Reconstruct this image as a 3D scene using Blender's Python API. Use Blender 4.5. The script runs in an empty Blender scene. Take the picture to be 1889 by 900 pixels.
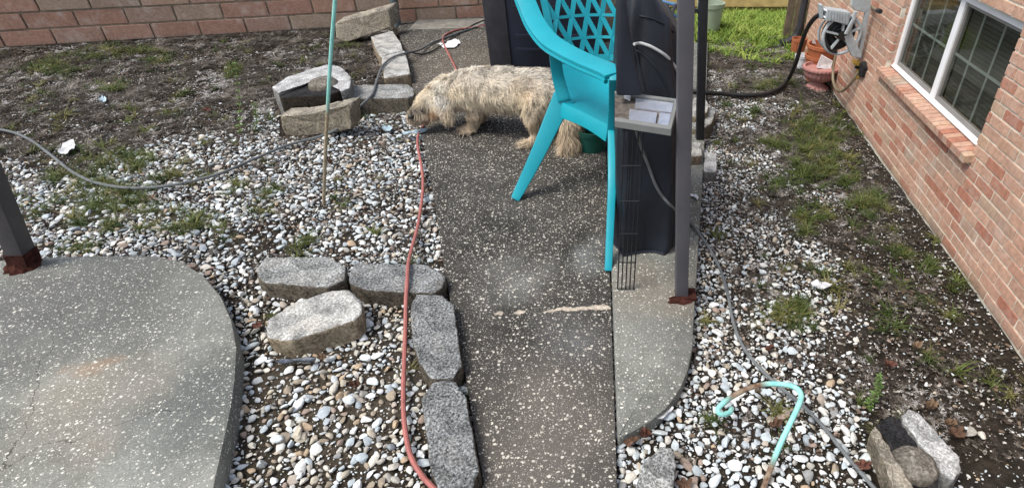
import bpy, bmesh, math, random
import numpy as np
from mathutils import Vector, Matrix, noise

random.seed(7)
rng = np.random.default_rng(11)
SC = bpy.context.scene
COL = SC.collection
rad = math.radians

# ------------------------------------------------------------------ camera, world, sun, exposure
F, TH, U0, V0, H = 1063.0, rad(34.5), 1100.0, 450.0, 1.15     # focal length in photo pixels, pitch, principal point, eye height
cam_d = bpy.data.cameras.new("camera"); cam = bpy.data.objects.new("camera", cam_d); COL.objects.link(cam)
cam_d.sensor_fit = 'HORIZONTAL'; cam_d.sensor_width = 36.0
cam_d.lens = 36.0 * F / 1889.0
cam_d.shift_x = -(U0 - 944.5) / 1889.0
cam_d.clip_start = 0.02; cam_d.clip_end = 500
cam.location = (0, 0, H); cam.rotation_euler = (math.pi / 2 - TH, 0, 0)
SC.camera = cam

SUN_EL, SUN_AZ = rad(58), rad(-115)          # azimuth measured from +Y towards +X
w = bpy.data.worlds.new("World"); SC.world = w; w.use_nodes = True
wn = w.node_tree
sky = wn.nodes.new("ShaderNodeTexSky"); sky.sky_type = 'NISHITA'; sky.sun_disc = False
sky.sun_elevation = SUN_EL; sky.sun_rotation = SUN_AZ
sky.air_density = 1.0; sky.dust_density = 2.5; sky.ozone_density = 1.0
bg = wn.nodes["Background"]; bg.inputs[1].default_value = 0.11
hs = wn.nodes.new('ShaderNodeHueSaturation'); hs.inputs['Saturation'].default_value = .55
wn.links.new(sky.outputs[0], hs.inputs['Color']); wn.links.new(hs.outputs[0], bg.inputs[0])
sd = bpy.data.lights.new("sun", 'SUN'); sd.energy = 1.5; sd.angle = rad(26); sd.color = (1.0, 0.955, 0.86)
so = bpy.data.objects.new("sun", sd); COL.objects.link(so)
sv = Vector((math.sin(SUN_AZ) * math.cos(SUN_EL), math.cos(SUN_AZ) * math.cos(SUN_EL), math.sin(SUN_EL)))
so.rotation_euler = sv.to_track_quat('Z', 'Y').to_euler()
SC.view_settings.view_transform = 'Standard'; SC.view_settings.look = 'None'
SC.view_settings.exposure = 1.15; SC.view_settings.gamma = 1.0

# ------------------------------------------------------------------ geometry helpers
st, ct = math.sin(TH), math.cos(TH)
CAM = Vector((0, 0, H))
def ray(u, v):
    a, b = (u - U0) / F, (v - V0) / F
    return Vector((a, ct - b * st, -st - b * ct))
def PZ(u, v, z=0.0):
    d = ray(u, v); return CAM + d * ((z - H) / d.z)
def PY(u, v, y):
    d = ray(u, v); return CAM + d * (y / d.y)
def proj(p):
    x, y, z = p[0], p[1], p[2] - H
    dep = y * ct - z * st; up = y * st + z * ct
    return U0 + F * x / dep, V0 - F * up / dep
def projn(P):
    z = P[:, 2] - H; dep = P[:, 1] * ct - z * st; up = P[:, 1] * st + z * ct
    return U0 + F * P[:, 0] / dep, V0 - F * up / dep
# the long brick wall: a vertical plane through WO along WD, outward normal WN
WO = PZ(1878, 650); WE = PZ(1540, 175)
WD = (WE - WO).normalized(); WN = Vector((-WD.y, WD.x, 0))
def PW(u, v, off=0.0):
    d = ray(u, v); o = WO + WN * off
    return CAM + d * ((o - CAM).dot(WN) / d.dot(WN))
def wall_s(p): return (p - WO).dot(WD)
def WL(s, z, off=0.0):
    q = WO + WD * s + WN * off; return Vector((q.x, q.y, z))

def tag(o, label=None, cat=None, group=None, kind=None):
    if label: o["label"] = label
    if cat: o["category"] = cat
    if group: o["group"] = group
    if kind: o["kind"] = kind
    return o
def empty(name, loc=(0, 0, 0)):
    o = bpy.data.objects.new(name, None); COL.objects.link(o); o.location = loc; o.empty_display_size = 0.05
    return o
def link_mesh(name, me, m=None, parent=None):
    o = bpy.data.objects.new(name, me); COL.objects.link(o)
    if m is not None and len(me.materials) == 0: me.materials.append(m)
    if parent is not None:
        o.parent = parent
        o.matrix_parent_inverse = Matrix.Translation(parent.location).inverted()
    return o

class MB:
    """collects vertices and faces of one mesh object"""
    def __init__(s): s.v = []; s.f = []
    def add(s, vs, fs):
        n = len(s.v); s.v += [tuple(x) for x in vs]; s.f += [tuple(i + n for i in f) for f in fs]; return s
    def hexa(s, c):
        return s.add(c, [(3, 2, 1, 0), (4, 5, 6, 7), (0, 1, 5, 4), (1, 2, 6, 5), (2, 3, 7, 6), (3, 0, 4, 7)])
    def box(s, c, x, y, z):
        c, x, y, z = Vector(c), Vector(x) / 2, Vector(y) / 2, Vector(z) / 2
        return s.hexa([c - x - y - z, c + x - y - z, c + x + y - z, c - x + y - z, c - x - y + z, c + x - y + z, c + x + y + z, c - x + y + z])
    def bar(s, a, b, w_, h_, upv=(0, 0, 1)):
        a, b = Vector(a), Vector(b); d = b - a
        side = d.cross(Vector(upv)); side = side.normalized() if side.length > 1e-6 else Vector((1, 0, 0))
        top = side.cross(d).normalized()
        return s.box((a + b) / 2, d, side * w_, top * h_)
    def prism(s, poly, ext):
        n = len(poly); ext = Vector(ext)
        vs = [Vector(p) for p in poly] + [Vector(p) + ext for p in poly]
        fs = [tuple(range(n)), tuple(range(2 * n - 1, n - 1, -1))] + [(i, i + n, (i + 1) % n + n, (i + 1) % n) for i in range(n)]
        return s.add(vs, fs)
    def tube(s, path, r, n=8, caps=True):
        path = [Vector(p) for p in path]; k = len(path); rr = r if hasattr(r, '__len__') else [r] * k
        vs = []; up = Vector((0, 0, 1)); prev = None
        for i, p in enumerate(path):
            d = (path[min(i + 1, k - 1)] - path[max(i - 1, 0)]).normalized()
            if prev is None:
                a = d.cross(up)
                if a.length < .1: a = d.cross(Vector((1, 0, 0)))
                a.normalize()
            else:
                a = prev - d * prev.dot(d); a.normalize()
            prev = a; b = d.cross(a)
            vs += [p + (a * math.cos(2 * math.pi * j / n) + b * math.sin(2 * math.pi * j / n)) * rr[i] for j in range(n)]
        fs = [(i * n + j, i * n + (j + 1) % n, (i + 1) * n + (j + 1) % n, (i + 1) * n + j) for i in range(k - 1) for j in range(n)]
        if caps: fs += [tuple(range(n - 1, -1, -1)), tuple(range((k - 1) * n, k * n))]
        return s.add(vs, fs)
    def lathe(s, prof, c, n=32, ribs=0, amp=0.0, lean=(0, 0)):
        c = Vector(c); vs = []
        for (r, z, *q) in prof:
            a_ = amp * (q[0] if q else 0)
            for j in range(n):
                t = 2 * math.pi * j / n; r2 = r * (1 + a_ * math.cos(ribs * t))
                vs.append(c + Vector((r2 * math.cos(t) + lean[0] * z, r2 * math.sin(t) + lean[1] * z, z)))
        k = len(prof)
        fs = [(i * n + j, i * n + (j + 1) % n, (i + 1) * n + (j + 1) % n, (i + 1) * n + j) for i in range(k - 1) for j in range(n)]
        fs += [tuple(range(n - 1, -1, -1)), tuple(range((k - 1) * n, k * n))]
        return s.add(vs, fs)
    def build(s, name, m, parent=None, smooth=False, bevel=0.0, sharp=40):
        me = bpy.data.meshes.new(name); me.from_pydata(s.v, [], s.f); me.update()
        bm = bmesh.new(); bm.from_mesh(me)
        bmesh.ops.recalc_face_normals(bm, faces=bm.faces)
        if bevel:
            bmesh.ops.bevel(bm, geom=[e for e in bm.edges if len(e.link_faces) == 2 and e.calc_face_angle(0) > .5], offset=bevel, segments=2, profile=.6, affect='EDGES')
        bm.to_mesh(me); bm.free()
        if smooth:
            me.polygons.foreach_set("use_smooth", [True] * len(me.polygons))
            me.set_sharp_from_angle(angle=rad(sharp))
        return link_mesh(name, me, m, parent)

def spline(pts, sub=8):
    pts = [Vector(p) for p in pts]; out = []
    for i in range(len(pts) - 1):
        p0, p1, p2, p3 = pts[max(i - 1, 0)], pts[i], pts[i + 1], pts[min(i + 2, len(pts) - 1)]
        for k in range(sub):
            t = k / sub
            out.append(0.5 * ((2 * p1) + (p2 - p0) * t + (2 * p0 - 5 * p1 + 4 * p2 - p3) * t * t + (3 * p1 - p0 - 3 * p2 + p3) * t ** 3))
    out.append(pts[-1]); return out
def resample(poly, n):
    poly = [Vector(p) for p in poly]; L = [(poly[(i + 1) % len(poly)] - poly[i]).length for i in range(len(poly))]
    tot = sum(L); out = []
    for k in range(n):
        d = tot * k / n; i = 0
        while d > L[i] and i < len(L) - 1: d -= L[i]; i += 1
        out.append(poly[i].lerp(poly[(i + 1) % len(poly)], d / max(L[i], 1e-9)))
    return out
def in_poly(x, y, poly):
    x = np.asarray(x); y = np.asarray(y); ins = np.zeros(x.shape, bool); n = len(poly); j = n - 1
    for i in range(n):
        xi, yi, xj, yj = poly[i][0], poly[i][1], poly[j][0], poly[j][1]
        c = ((yi > y) != (yj > y)) & (x < (xj - xi) * (y - yi) / (yj - yi + 1e-12) + xi)
        ins ^= c; j = i
    return ins
def nz(p, s, seed=0.0): return noise.noise(Vector(p) * s + Vector((seed, seed * 1.7, -seed)))

# ------------------------------------------------------------------ material helpers
class G:
    def __init__(s, name):
        s.m = bpy.data.materials.new(name); s.m.use_nodes = True; s.t = s.m.node_tree
        s.b = s.t.nodes["Principled BSDF"]; s.b.inputs["Roughness"].default_value = .85
        s.b.inputs["Specular IOR Level"].default_value = .3
    def n(s, typ, _p=None, _o=0, **k):
        nd = s.t.nodes.new("ShaderNode" + typ)
        for a, b in (_p or {}).items(): setattr(nd, a, b)
        for a, b in k.items():
            key = int(a[1:]) if a[0] == 'i' and a[1:].isdigit() else a.replace('_', ' ')
            s.put(nd.inputs[key], b)
        return nd.outputs[_o]
    def put(s, sock, b):
        if isinstance(b, bpy.types.NodeSocket): s.t.links.new(b, sock)
        elif isinstance(b, tuple) and len(b) == 3 and sock.type == 'RGBA': sock.default_value = (*b, 1)
        else: sock.default_value = b
    def math(s, op, a, b=0.0, c=0.0): return s.n("Math", {"operation": op}, i0=a, i1=b, i2=c)
    def mix(s, f, a, b, mode='MIX'):
        nd = s.t.nodes.new("ShaderNodeMix"); nd.data_type = 'RGBA'; nd.blend_type = mode
        s.put(nd.inputs[0], f); s.put(nd.inputs[6], a); s.put(nd.inputs[7], b); return nd.outputs[2]
    def ramp(s, f, stops, interp='LINEAR'):
        nd = s.t.nodes.new("ShaderNodeValToRGB"); cr = nd.color_ramp; cr.interpolation = interp
        while len(cr.elements) < len(stops): cr.elements.new(.5)
        for e, (p, c) in zip(cr.elements, stops):
            e.position = p; e.color = (*c, 1) if isinstance(c, tuple) else (c, c, c, 1)
        s.put(nd.inputs[0], f); return nd.outputs[0]
    def noise(s, vec, scale, detail=4, rough=.55, dist=0.0):
        return s.n("TexNoise", Vector=vec, Scale=scale, Detail=float(detail), Roughness=rough, Distortion=dist)
    def obj(s): return s.n("TexCoord", _o=3)
    def step(s, f, a, b):
        nd = s.t.nodes.new("ShaderNodeMapRange"); s.put(nd.inputs[0], f)
        nd.inputs[1].default_value = a; nd.inputs[2].default_value = b; return nd.outputs[0]
    def blob(s, vec, c, r0, r1):
        """1 inside r0 of the point c, 0 beyond r1: a stain with its own place on the surface"""
        d = s.n("VectorMath", {"operation": 'DISTANCE'}, _o=1, i0=vec, i1=tuple(c))
        return s.step(d, r1, r0)
    def col(s, c): s.put(s.b.inputs["Base Color"], c); return s
    def rough(s, r): s.put(s.b.inputs["Roughness"], r); return s
    def bump(s, h, strength=.5, dist=.005):
        o = s.n("Bump", Strength=strength, Distance=dist, Height=h); s.t.links.new(o, s.b.inputs["Normal"]); return s

def simple(name, c, rough=.6, spec=.3, var=.18, scale=30, metal=0.0, bump=.15):
    g = G(name); v = g.obj(); n1 = g.noise(v, scale, 5)
    lo = tuple(max(0, x * (1 - var)) for x in c); hi = tuple(x * (1 + var) for x in c)
    g.col(g.ramp(n1, [(.3, lo), (.7, hi)])); g.rough(rough); g.b.inputs["Specular IOR Level"].default_value = spec
    g.b.inputs["Metallic"].default_value = metal
    if bump: g.bump(g.noise(v, scale * 6, 3), bump, .002)
    return g.m

def flecks(g, v, scale, dens, size):
    """mask of pale aggregate stones: some of the cells of a Voronoi grid hold one stone each"""
    t = g.t.nodes.new("ShaderNodeTexVoronoi"); g.put(t.inputs["Vector"], v); t.inputs["Scale"].default_value = scale
    sep = g.n("SeparateColor", i0=t.outputs["Color"])
    on = g.math('LESS_THAN', sep, dens)
    sz = g.math('MULTIPLY', g.n("SeparateColor", _o=1, i0=t.outputs["Color"]), size)
    m = g.math('LESS_THAN', t.outputs["Distance"], sz)
    return g.math('MULTIPLY', on, m), g.n("SeparateColor", _o=2, i0=t.outputs["Color"])

def slab_mat(name, dark, light, fl1, fl2, stains=(), tone=(.52, .49, .44)):
    g = G(name); v = g.obj()
    wv = g.n("VectorMath", {"operation": 'ADD'}, i0=v, i1=g.n("VectorMath", {"operation": 'SCALE'}, i0=g.n("TexNoise", _o=1, Vector=v, Scale=60.0), Scale=.012))
    base = g.ramp(g.noise(v, 2.6, 8, .62), [(.32, dark), (.68, light)])
    base = g.mix(.75, base, g.ramp(g.noise(v, 210, 4, .7), [(.3, .55), (.7, 1.35)]), 'MULTIPLY')
    base = g.mix(.8, base, g.ramp(g.noise(v, 9, 7, .68, .6), [(.3, .62), (.5, 1.0), (.72, 1.28)]), 'MULTIPLY')
    ck = g.t.nodes.new("ShaderNodeTexVoronoi"); ck.feature = 'DISTANCE_TO_EDGE'; ck.inputs["Scale"].default_value = 1.7
    g.put(ck.inputs["Vector"], g.n("VectorMath", {"operation": 'ADD'}, i0=v, i1=g.n("VectorMath", {"operation": 'SCALE'}, i0=g.n("TexNoise", _o=1, Vector=v, Scale=7.0, Detail=6.0), Scale=.16)))
    crack = g.math('MULTIPLY', g.math('LESS_THAN', ck.outputs["Distance"], .0032), g.ramp(g.noise(v, 1.9, 3), [(.50, 0.0), (.56, 1.0)]))
    base = g.mix(g.math('MULTIPLY', crack, .75), base, (.02, .018, .015))
    for (c, r0, r1, colr, amt) in stains:
        mk = g.math('MULTIPLY', g.blob(g.n("VectorMath", {"operation": 'ADD'}, i0=v, i1=g.n("VectorMath", {"operation": 'SCALE'}, i0=g.n("VectorMath", {"operation": 'SUBTRACT'}, i0=g.n("TexNoise", _o=1, Vector=v, Scale=5.0, Detail=5.0), i1=(.5, .5, .5)), Scale=.3)), c, r0, r1), amt)
        base = g.mix(mk, base, g.mix(1.0, colr, g.ramp(g.noise(v, 160, 4, .7), [(.3, .7), (.7, 1.25)]), 'MULTIPLY'))
    h = None
    for (sc_, d_, s_) in (fl1, fl2, (fl1[0] * 4.2, .5, .42)):
        m_, r_ = flecks(g, wv, sc_, d_, s_)
        fc = g.ramp(r_, [(0, tuple(x * .38 for x in tone)), (.35, tone), (1, tuple(min(.72, x * 1.45) for x in tone))])
        base = g.mix(g.math('MULTIPLY', m_, g.ramp(g.noise(v, 7, 5, .65), [(.34, .55), (.58, .97)])), base, fc)
        h = m_ if h is None else g.math('MAXIMUM', h, m_)
    g.col(base); g.rough(.88); g.b.inputs['Specular IOR Level'].default_value = .18
    g.bump(g.math('ADD', g.math('MULTIPLY', h, .5), g.noise(v, 170, 5, .7)), .55, .004)
    return g.m

def block_mat(name, top_lo, top_hi, side_lo, side_hi, grain=1.0):
    g = G(name); v = g.obj()
    sp = g.noise(v, 150 * grain, 5, .8)
    big = g.noise(v, 14, 5, .6)
    top = g.ramp(sp, [(.38, top_lo), (.5, tuple((a + b) * .40 for a, b in zip(top_lo, top_hi))), (.62, top_hi)])
    top = g.mix(.85, top, g.ramp(big, [(.34, .42), (.66, 1.5)]), 'MULTIPLY')
    top = g.mix(g.math('MULTIPLY', g.ramp(g.noise(v, 9, 4, .6), [(.5, 0.0), (.72, 1.0)]), .35), top, side_hi)
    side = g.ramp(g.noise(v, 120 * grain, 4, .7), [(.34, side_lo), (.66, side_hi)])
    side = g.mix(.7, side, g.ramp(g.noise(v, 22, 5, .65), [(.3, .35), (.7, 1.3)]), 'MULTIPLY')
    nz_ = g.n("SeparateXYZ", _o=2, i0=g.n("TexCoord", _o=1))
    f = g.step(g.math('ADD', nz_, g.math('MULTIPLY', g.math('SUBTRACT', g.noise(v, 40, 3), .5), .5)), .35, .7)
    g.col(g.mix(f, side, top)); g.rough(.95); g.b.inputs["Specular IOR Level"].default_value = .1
    g.bump(g.math('ADD', g.math('MULTIPLY', sp, 1.0), g.noise(v, 320, 3, .7)), .8, .005)
    return g.m

def brick_mat(name, stops, mot=1.0, wash=.3):
    g = G(name); v = g.obj(); r = g.n("ObjectInfo", _o=5)
    geo = g.n("NewGeometry", _o=0)
    base = g.ramp(r, stops)
    base = g.mix(.8, base, g.ramp(g.noise(geo, 55, 6, .7), [(.28, .62), (.72, 1.35)]), 'MULTIPLY')
    pits = g.ramp(g.noise(geo, 260, 2, .6), [(.30, 0.0), (.36, 1.0)])
    base = g.mix(1.0, base, g.mix(.55, (1.0, 1.0, 1.0), pits), 'MULTIPLY')
    ws = g.math('MULTIPLY', g.ramp(g.noise(geo, 9, 7, .7), [(.52, 0.0), (.75, 1.0)]), wash)
    base = g.mix(ws, base, (.55, .50, .45))
    zz = g.n('SeparateXYZ', _o=2, i0=geo); dirt = g.step(g.math('ADD', zz, g.math('MULTIPLY', g.noise(geo, 16, 5, .7), .07)), .075, .03)
    base = g.mix(g.math('MULTIPLY', dirt, .65), base, (.16, .13, .10))
    g.col(base); g.rough(.93); g.b.inputs["Specular IOR Level"].default_value = .15
    g.bump(g.math('ADD', g.noise(geo, 240, 4, .7), pits), .7, .003)
    return g.m

M = {}
P3 = lambda u, v, z: tuple(PZ(u, v, z))
M['slab_left'] = slab_mat('left_slab_concrete', (.135, .137, .122), (.255, .26, .235), (88, .72, .32), (165, .6, .42), [
    (P3(60, 570, .06), .10, .42, (.075, .075, .077), .7), (P3(250, 540, .06), .05, .35, (.10, .104, .098), .6), (P3(370, 735, .06), .04, .24, (.085, .095, .096), .7),
    (P3(155, 690, .06), .0, .06, (.30, .17, .08), .8), (P3(165, 740, .06), .05, .2, (.30, .25, .20), .35), (P3(180, 830, .06), .02, .1, (.28, .23, .19), .4)])
M['path'] = slab_mat('dark_exposed_aggregate', (.025, .024, .022), (.064, .060, .055), (86, .85, .37), (165, .7, .42), [
    (P3(950, 520, .025), .02, .16, (.17, .17, .16), .8), (P3(1085, 470, .025), .02, .12, (.16, .17, .17), .7), (P3(1010, 800, .025), .1, .3, (.14, .125, .11), .7),
    (P3(850, 120, .025), .1, .9, (.10, .085, .07), .8), (P3(1060, 620, .025), .02, .14, (.14, .14, .14), .6)], tone=(.46, .43, .38))
M['slab_right'] = slab_mat('right_slab_concrete', (.115, .12, .108), (.215, .22, .20), (98, .75, .32), (150, .45, .42), [
    (P3(1200, 540, .04), .05, .2, (.17, .14, .11), .55), (P3(1240, 640, .04), .02, .12, (.12, .12, .115), .7)])
M['block_grey'] = block_mat('weathered_grey_block', (.055, .056, .055), (.58, .59, .58), (.05, .043, .033), (.27, .235, .185))
M['block_dark'] = block_mat('dark_weathered_block', (.024, .026, .028), (.46, .475, .48), (.035, .03, .023), (.19, .165, .13))
M['block_light'] = block_mat('pale_block', (.20, .20, .195), (.72, .71, .68), (.13, .10, .065), (.46, .385, .28))
M['block_tan'] = block_mat('tan_block', (.14, .125, .10), (.50, .455, .38), (.10, .085, .06), (.46, .40, .31))
M['block_wet'] = block_mat('blackened_block', (.012, .012, .013), (.055, .055, .06), (.012, .010, .008), (.07, .055, .04))
M['block_white'] = block_mat('white_block', (.22, .22, .22), (.80, .80, .80), (.10, .10, .10), (.36, .35, .33))
M['dome'] = block_mat('dome_stone', (.10, .09, .075), (.34, .31, .27), (.08, .07, .055), (.26, .23, .19), .8)
M['brick_left'] = brick_mat('old_brick', [(0, (.30, .175, .13)), (.35, (.345, .20, .15)), (.6, (.28, .20, .155)), (.8, (.34, .25, .185)), (1, (.37, .215, .155))], wash=.55)
M['brick_right'] = brick_mat('pink_brick', [(0, (.44, .235, .165)), (.12, (.37, .155, .105)), (.22, (.47, .275, .20)), (.5, (.51, .32, .235)), (.68, (.44, .27, .20)), (.8, (.38, .275, .21)), (.9, (.50, .34, .235)), (1, (.42, .23, .17))], wash=.55)
M['mortar_left'] = simple('grey_mortar', (.33, .28, .21), .95, .1, .3, 30, bump=.6)
M['mortar_right'] = simple('pale_mortar', (.60, .56, .47), .95, .1, .25, 30, bump=.6)
M['teal'] = simple('turquoise_plastic', (.0, .285, .36), .42, .45, .06, 4, bump=.03)
M['navy'] = simple('dark_navy_plastic', (.010, .013, .026), .5, .4, .4, 5)
M['charcoal'] = simple('charcoal_plastic', (.030, .030, .036), .6, .3, .3, 12)
M['cover'] = simple('black_polyester', (.008, .011, .018), .5, .4, .4, 9, bump=.4)
M['flap'] = simple('black_polyester_flap', (.009, .012, .020), .6, .35, .3, 12, bump=.25)
M['greypost'] = simple('grey_painted_post', (.085, .082, .092), .55, .35, .12, 14, bump=.1)
M['brownpost'] = simple('brown_painted_post', (.055, .050, .054), .5, .4, .2, 16, bump=.1)
M['blackmetal'] = simple('black_metal', (.012, .013, .016), .5, .4, .3, 20, bump=.1)
M['rust'] = simple('flaking_rust', (.045, .016, .012), .95, .1, .6, 60, bump=1.0)
M['mint'] = None
g = G('turquoise_plastic_worn'); v = g.obj(); c = g.ramp(g.noise(v, 5, 4), [(.3, (.0, .26, .335)), (.7, (.006, .30, .375))])
c = g.mix(g.math('MULTIPLY', g.ramp(g.noise(v, 38, 6, .75), [(.56, 0.0), (.72, 1.0)]), .35), c, (.06, .33, .38)); c = g.mix(g.math('MULTIPLY', g.ramp(g.noise(v, 11, 6, .7), [(.58, 0.0), (.75, 1.0)]), .3), c, (.03, .17, .20))
g.col(c); g.rough(g.ramp(g.noise(v, 30, 5), [(.3, .32), (.7, .55)])); g.b.inputs['Specular IOR Level'].default_value = .45; M['teal'] = g.m
M['redcord'] = simple('faded_red_cord', (.33, .115, .10), .55, .35, .18, 30, bump=.1)
M['greycord'] = simple('grey_rubber_cord', (.12, .13, .135), .6, .3, .2, 30, bump=.1)
M['blackhose'] = simple('black_hose', (.012, .012, .013), .45, .45, .3, 30, bump=.05)
M['tanhose'] = simple('tan_hose', (.20, .16, .10), .5, .4, .2, 30, bump=.05)
M['whitecord'] = simple('white_cord', (.42, .43, .44), .5, .4, .15, 30, bump=.05)
M['white'] = simple('white_vinyl', (.74, .75, .77), .45, .4, .04, 10, bump=.03)
M['muntin'] = simple('grey_muntin', (.45, .49, .47), .5, .3, .1, 10, bump=.03)
M['screenframe'] = simple('taupe_screen_frame', (.24, .23, .22), .5, .3, .1, 10, bump=.03)
M['slat'] = simple('taupe_blind_slat', (.12, .115, .10), .6, .2, .2, 10, bump=.03)
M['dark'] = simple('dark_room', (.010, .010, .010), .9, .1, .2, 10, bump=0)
M['reelgrey'] = simple('grey_reel_plastic', (.38, .42, .44), .5, .4, .14, 40, bump=.1)
M['terracotta'] = simple('terracotta_plastic', (.34, .115, .052), .6, .3, .14, 22, bump=.12)
M['pink'] = simple('pink_urn_plastic', (.40, .195, .175), .55, .35, .1, 24, bump=.1)
M['palegreen'] = simple('pale_green_pot', (.30, .36, .28), .55, .3, .1, 20, bump=.05)
M['darkgreen'] = simple('dark_green_pot', (.008, .075, .055), .5, .35, .2, 12, bump=.05)
M['paper'] = simple('pale_scrap', (.55, .55, .57), .7, .2, .2, 40, bump=.3)
M['bluescrap'] = simple('bluish_scrap', (.34, .44, .50), .5, .3, .3, 60, bump=.3)
M['darkscrap'] = simple('black_plastic_scrap', (.05, .06, .08), .4, .4, .9, 90, bump=.4)
M['panelframe'] = simple('grey_metal_frame', (.17, .175, .17), .5, .4, .1, 20, bump=.08)
M['felt'] = simple('dirty_grey_felt', (.10, .085, .075), .9, .1, .5, 70, bump=.5)
M['foam'] = simple('yellow_foam', (.46, .28, .055), .9, .1, .4, 60, bump=.8)
M['blue'] = simple('blue_painted_tube', (.10, .22, .40), .45, .4, .1, 10, bump=.03)
M['tarp'] = simple('blue_tarp', (.07, .20, .36), .5, .3, .3, 30, bump=.3)
M['fence'] = simple('yellow_fence_board', (.52, .37, .16), .8, .2, .25, 14, bump=.3)  # yellowish wood tone, varied a little at random
M['oldwood'] = simple('old_wood', (.16, .125, .09), .9, .1, .35, 18, bump=.5)
M['greywood'] = simple('grey_plank', (.13, .12, .115), .9, .1, .3, 20, bump=.5)
M['conduit'] = simple('grey_conduit', (.10, .12, .125), .5, .4, .15, 20, bump=.05)
M['weed'] = simple('weed_leaf', (.10, .17, .045), .6, .3, .35, 60, bump=.1)
M['weedstem'] = simple('weed_stem', (.14, .15, .06), .6, .3, .2, 60, bump=.1)
M['filler'] = simple('cream_crack_filler', (.40, .345, .285), .9, .1, .45, 70, bump=.6)
M['footing'] = simple('grey_footing', (.20, .19, .17), .92, .1, .3, 16, bump=.6)
M['eye'] = simple('dark_eye', (.006, .005, .005), .12, .6, .1, 10, bump=0)
M['nosem'] = simple('dark_nose', (.015, .012, .012), .4, .5, .2, 60, bump=.3)
for nm, c in (('leaf_brown', (.105, .060, .040)), ('leaf_red', (.125, .055, .040)), ('leaf_tan', (.19, .125, .08))):
    M[nm] = simple(nm + '_dead', c, .75, .2, .4, 45, bump=.4)
g = G('silver_foil'); v = g.obj()                                    # crinkled foil on the framed panel
g.col(g.ramp(g.noise(v, 30, 4), [(.3, (.62, .66, .78)), (.7, (.82, .84, .90))])); g.b.inputs["Metallic"].default_value = .8; g.rough(.32)
g.bump(g.noise(v, 60, 5, .7), .5, .004); M['foil'] = g.m
def rod_mat(name, mk_fn):
    g = G(name); v = g.obj(); f = mk_fn(g, v)
    c = g.mix(f, g.ramp(g.noise(v, 90, 4), [(.35, (.22, .17, .10)), (.65, (.36, .31, .22))]), g.ramp(g.noise(v, 40, 4), [(.3, (.20, .50, .44)), (.7, (.32, .64, .58))]))
    g.col(c); g.rough(.5); return g.m
g = G('window_glass')                                                # thin tinted pane: part see-through, part mirror
lw = g.n("LayerWeight", Blend=.25); tr = g.n("BsdfTransparent", Color=(.80, .82, .80)); gl = g.n("BsdfGlossy", Color=(.8, .8, .8), Roughness=.04)
mx = g.t.nodes.new("ShaderNodeMixShader"); g.t.links.new(g.math('ADD', g.math('MULTIPLY', lw, .22), .03), mx.inputs[0]); g.t.links.new(tr, mx.inputs[1]); g.t.links.new(gl, mx.inputs[2])
g.t.links.new(mx.outputs[0], g.t.nodes["Material Output"].inputs[0]); M['glass'] = g.m

g = G('soil'); v = g.obj()
c = g.ramp(g.noise(v, 26, 8, .7), [(.3, (.014, .011, .008)), (.5, (.040, .032, .024)), (.72, (.095, .078, .060))])
c = g.mix(g.math('MULTIPLY', g.ramp(g.noise(v, 2.3, 5, .6), [(.5, 0.0), (.7, 1.0)]), .6), c, g.ramp(g.noise(v, 60, 5, .7), [(.3, (.045, .043, .043)), (.7, (.085, .08, .078))]))
m_, r_ = flecks(g, v, 120, .30, .34)
c = g.mix(m_, c, g.ramp(r_, [(0, (.10, .085, .07)), (1, (.36, .34, .31))]))
yy = g.n("SeparateXYZ", _o=1, i0=v); xx = g.n("SeparateXYZ", i0=v)
far = g.math('MULTIPLY', g.step(g.math('ADD', yy, g.math('MULTIPLY', g.noise(v, 2.5, 4), .6)), 3.55, 4.1), g.step(xx, .2, .5))
sand = g.math('MULTIPLY', g.math('MAXIMUM', g.blob(v, PZ(545, 720, 0), .12, .42), g.blob(v, PZ(640, 780, 0), .1, .3)), .8)
c = g.mix(sand, c, g.ramp(g.noise(v, 70, 6, .7), [(.3, (.045, .036, .026)), (.7, (.15, .125, .092))]))
c = g.mix(far, c, g.ramp(g.noise(v, 22, 6, .7), [(.35, (.12, .085, .045)), (.6, (.21, .16, .085))]))
lawn = g.math('MULTIPLY', g.step(g.math('ADD', yy, g.math('MULTIPLY', g.noise(v, 2.5, 4), .5)), 4.5, 4.9), g.step(xx, .2, .5))
c = g.mix(lawn, c, g.ramp(g.noise(v, 30, 6, .7), [(.3, (.10, .15, .03)), (.7, (.26, .32, .07))]))  # sunlit yellow-green of the lawn painted into the ground too
g.col(c); g.rough(.97); g.b.inputs["Specular IOR Level"].default_value = .1
g.bump(g.math('ADD', g.noise(v, 60, 8, .75), g.math('MULTIPLY', m_, .5)), 1.0, .02); M['soil'] = g.m

g = G('pebble'); v = g.obj(); r = g.n("ObjectInfo", _o=5)
c = g.ramp(r, [(0, (.55, .59, .60)), (.22, (.44, .49, .52)), (.36, (.63, .63, .60)), (.52, (.37, .41, .44)), (.60, (.52, .49, .44)), (.68, (.25, .25, .25)), (.73, (.38, .33, .28)), (.77, (.66, .68, .69)), (.94, (.30, .23, .19)), (1, (.42, .36, .33))], 'CONSTANT')
geo = g.n("NewGeometry", _o=0)
c = g.mix(.7, c, g.ramp(g.noise(geo, 130, 5, .65), [(.28, .68), (.7, 1.2)]), 'MULTIPLY')
g.col(c); g.rough(.8); g.bump(g.noise(geo, 300, 4, .6), .35, .002); M['pebble'] = g.m
g = G('tan_pebble'); r = g.n("ObjectInfo", _o=5); geo = g.n("NewGeometry", _o=0)
c = g.ramp(r, [(0, (.46, .41, .33)), (.2, (.38, .36, .32)), (.36, (.55, .52, .46)), (.5, (.30, .25, .19)), (.62, (.48, .50, .50)), (.75, (.42, .32, .22)), (.88, (.60, .57, .50))], 'CONSTANT')
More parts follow.
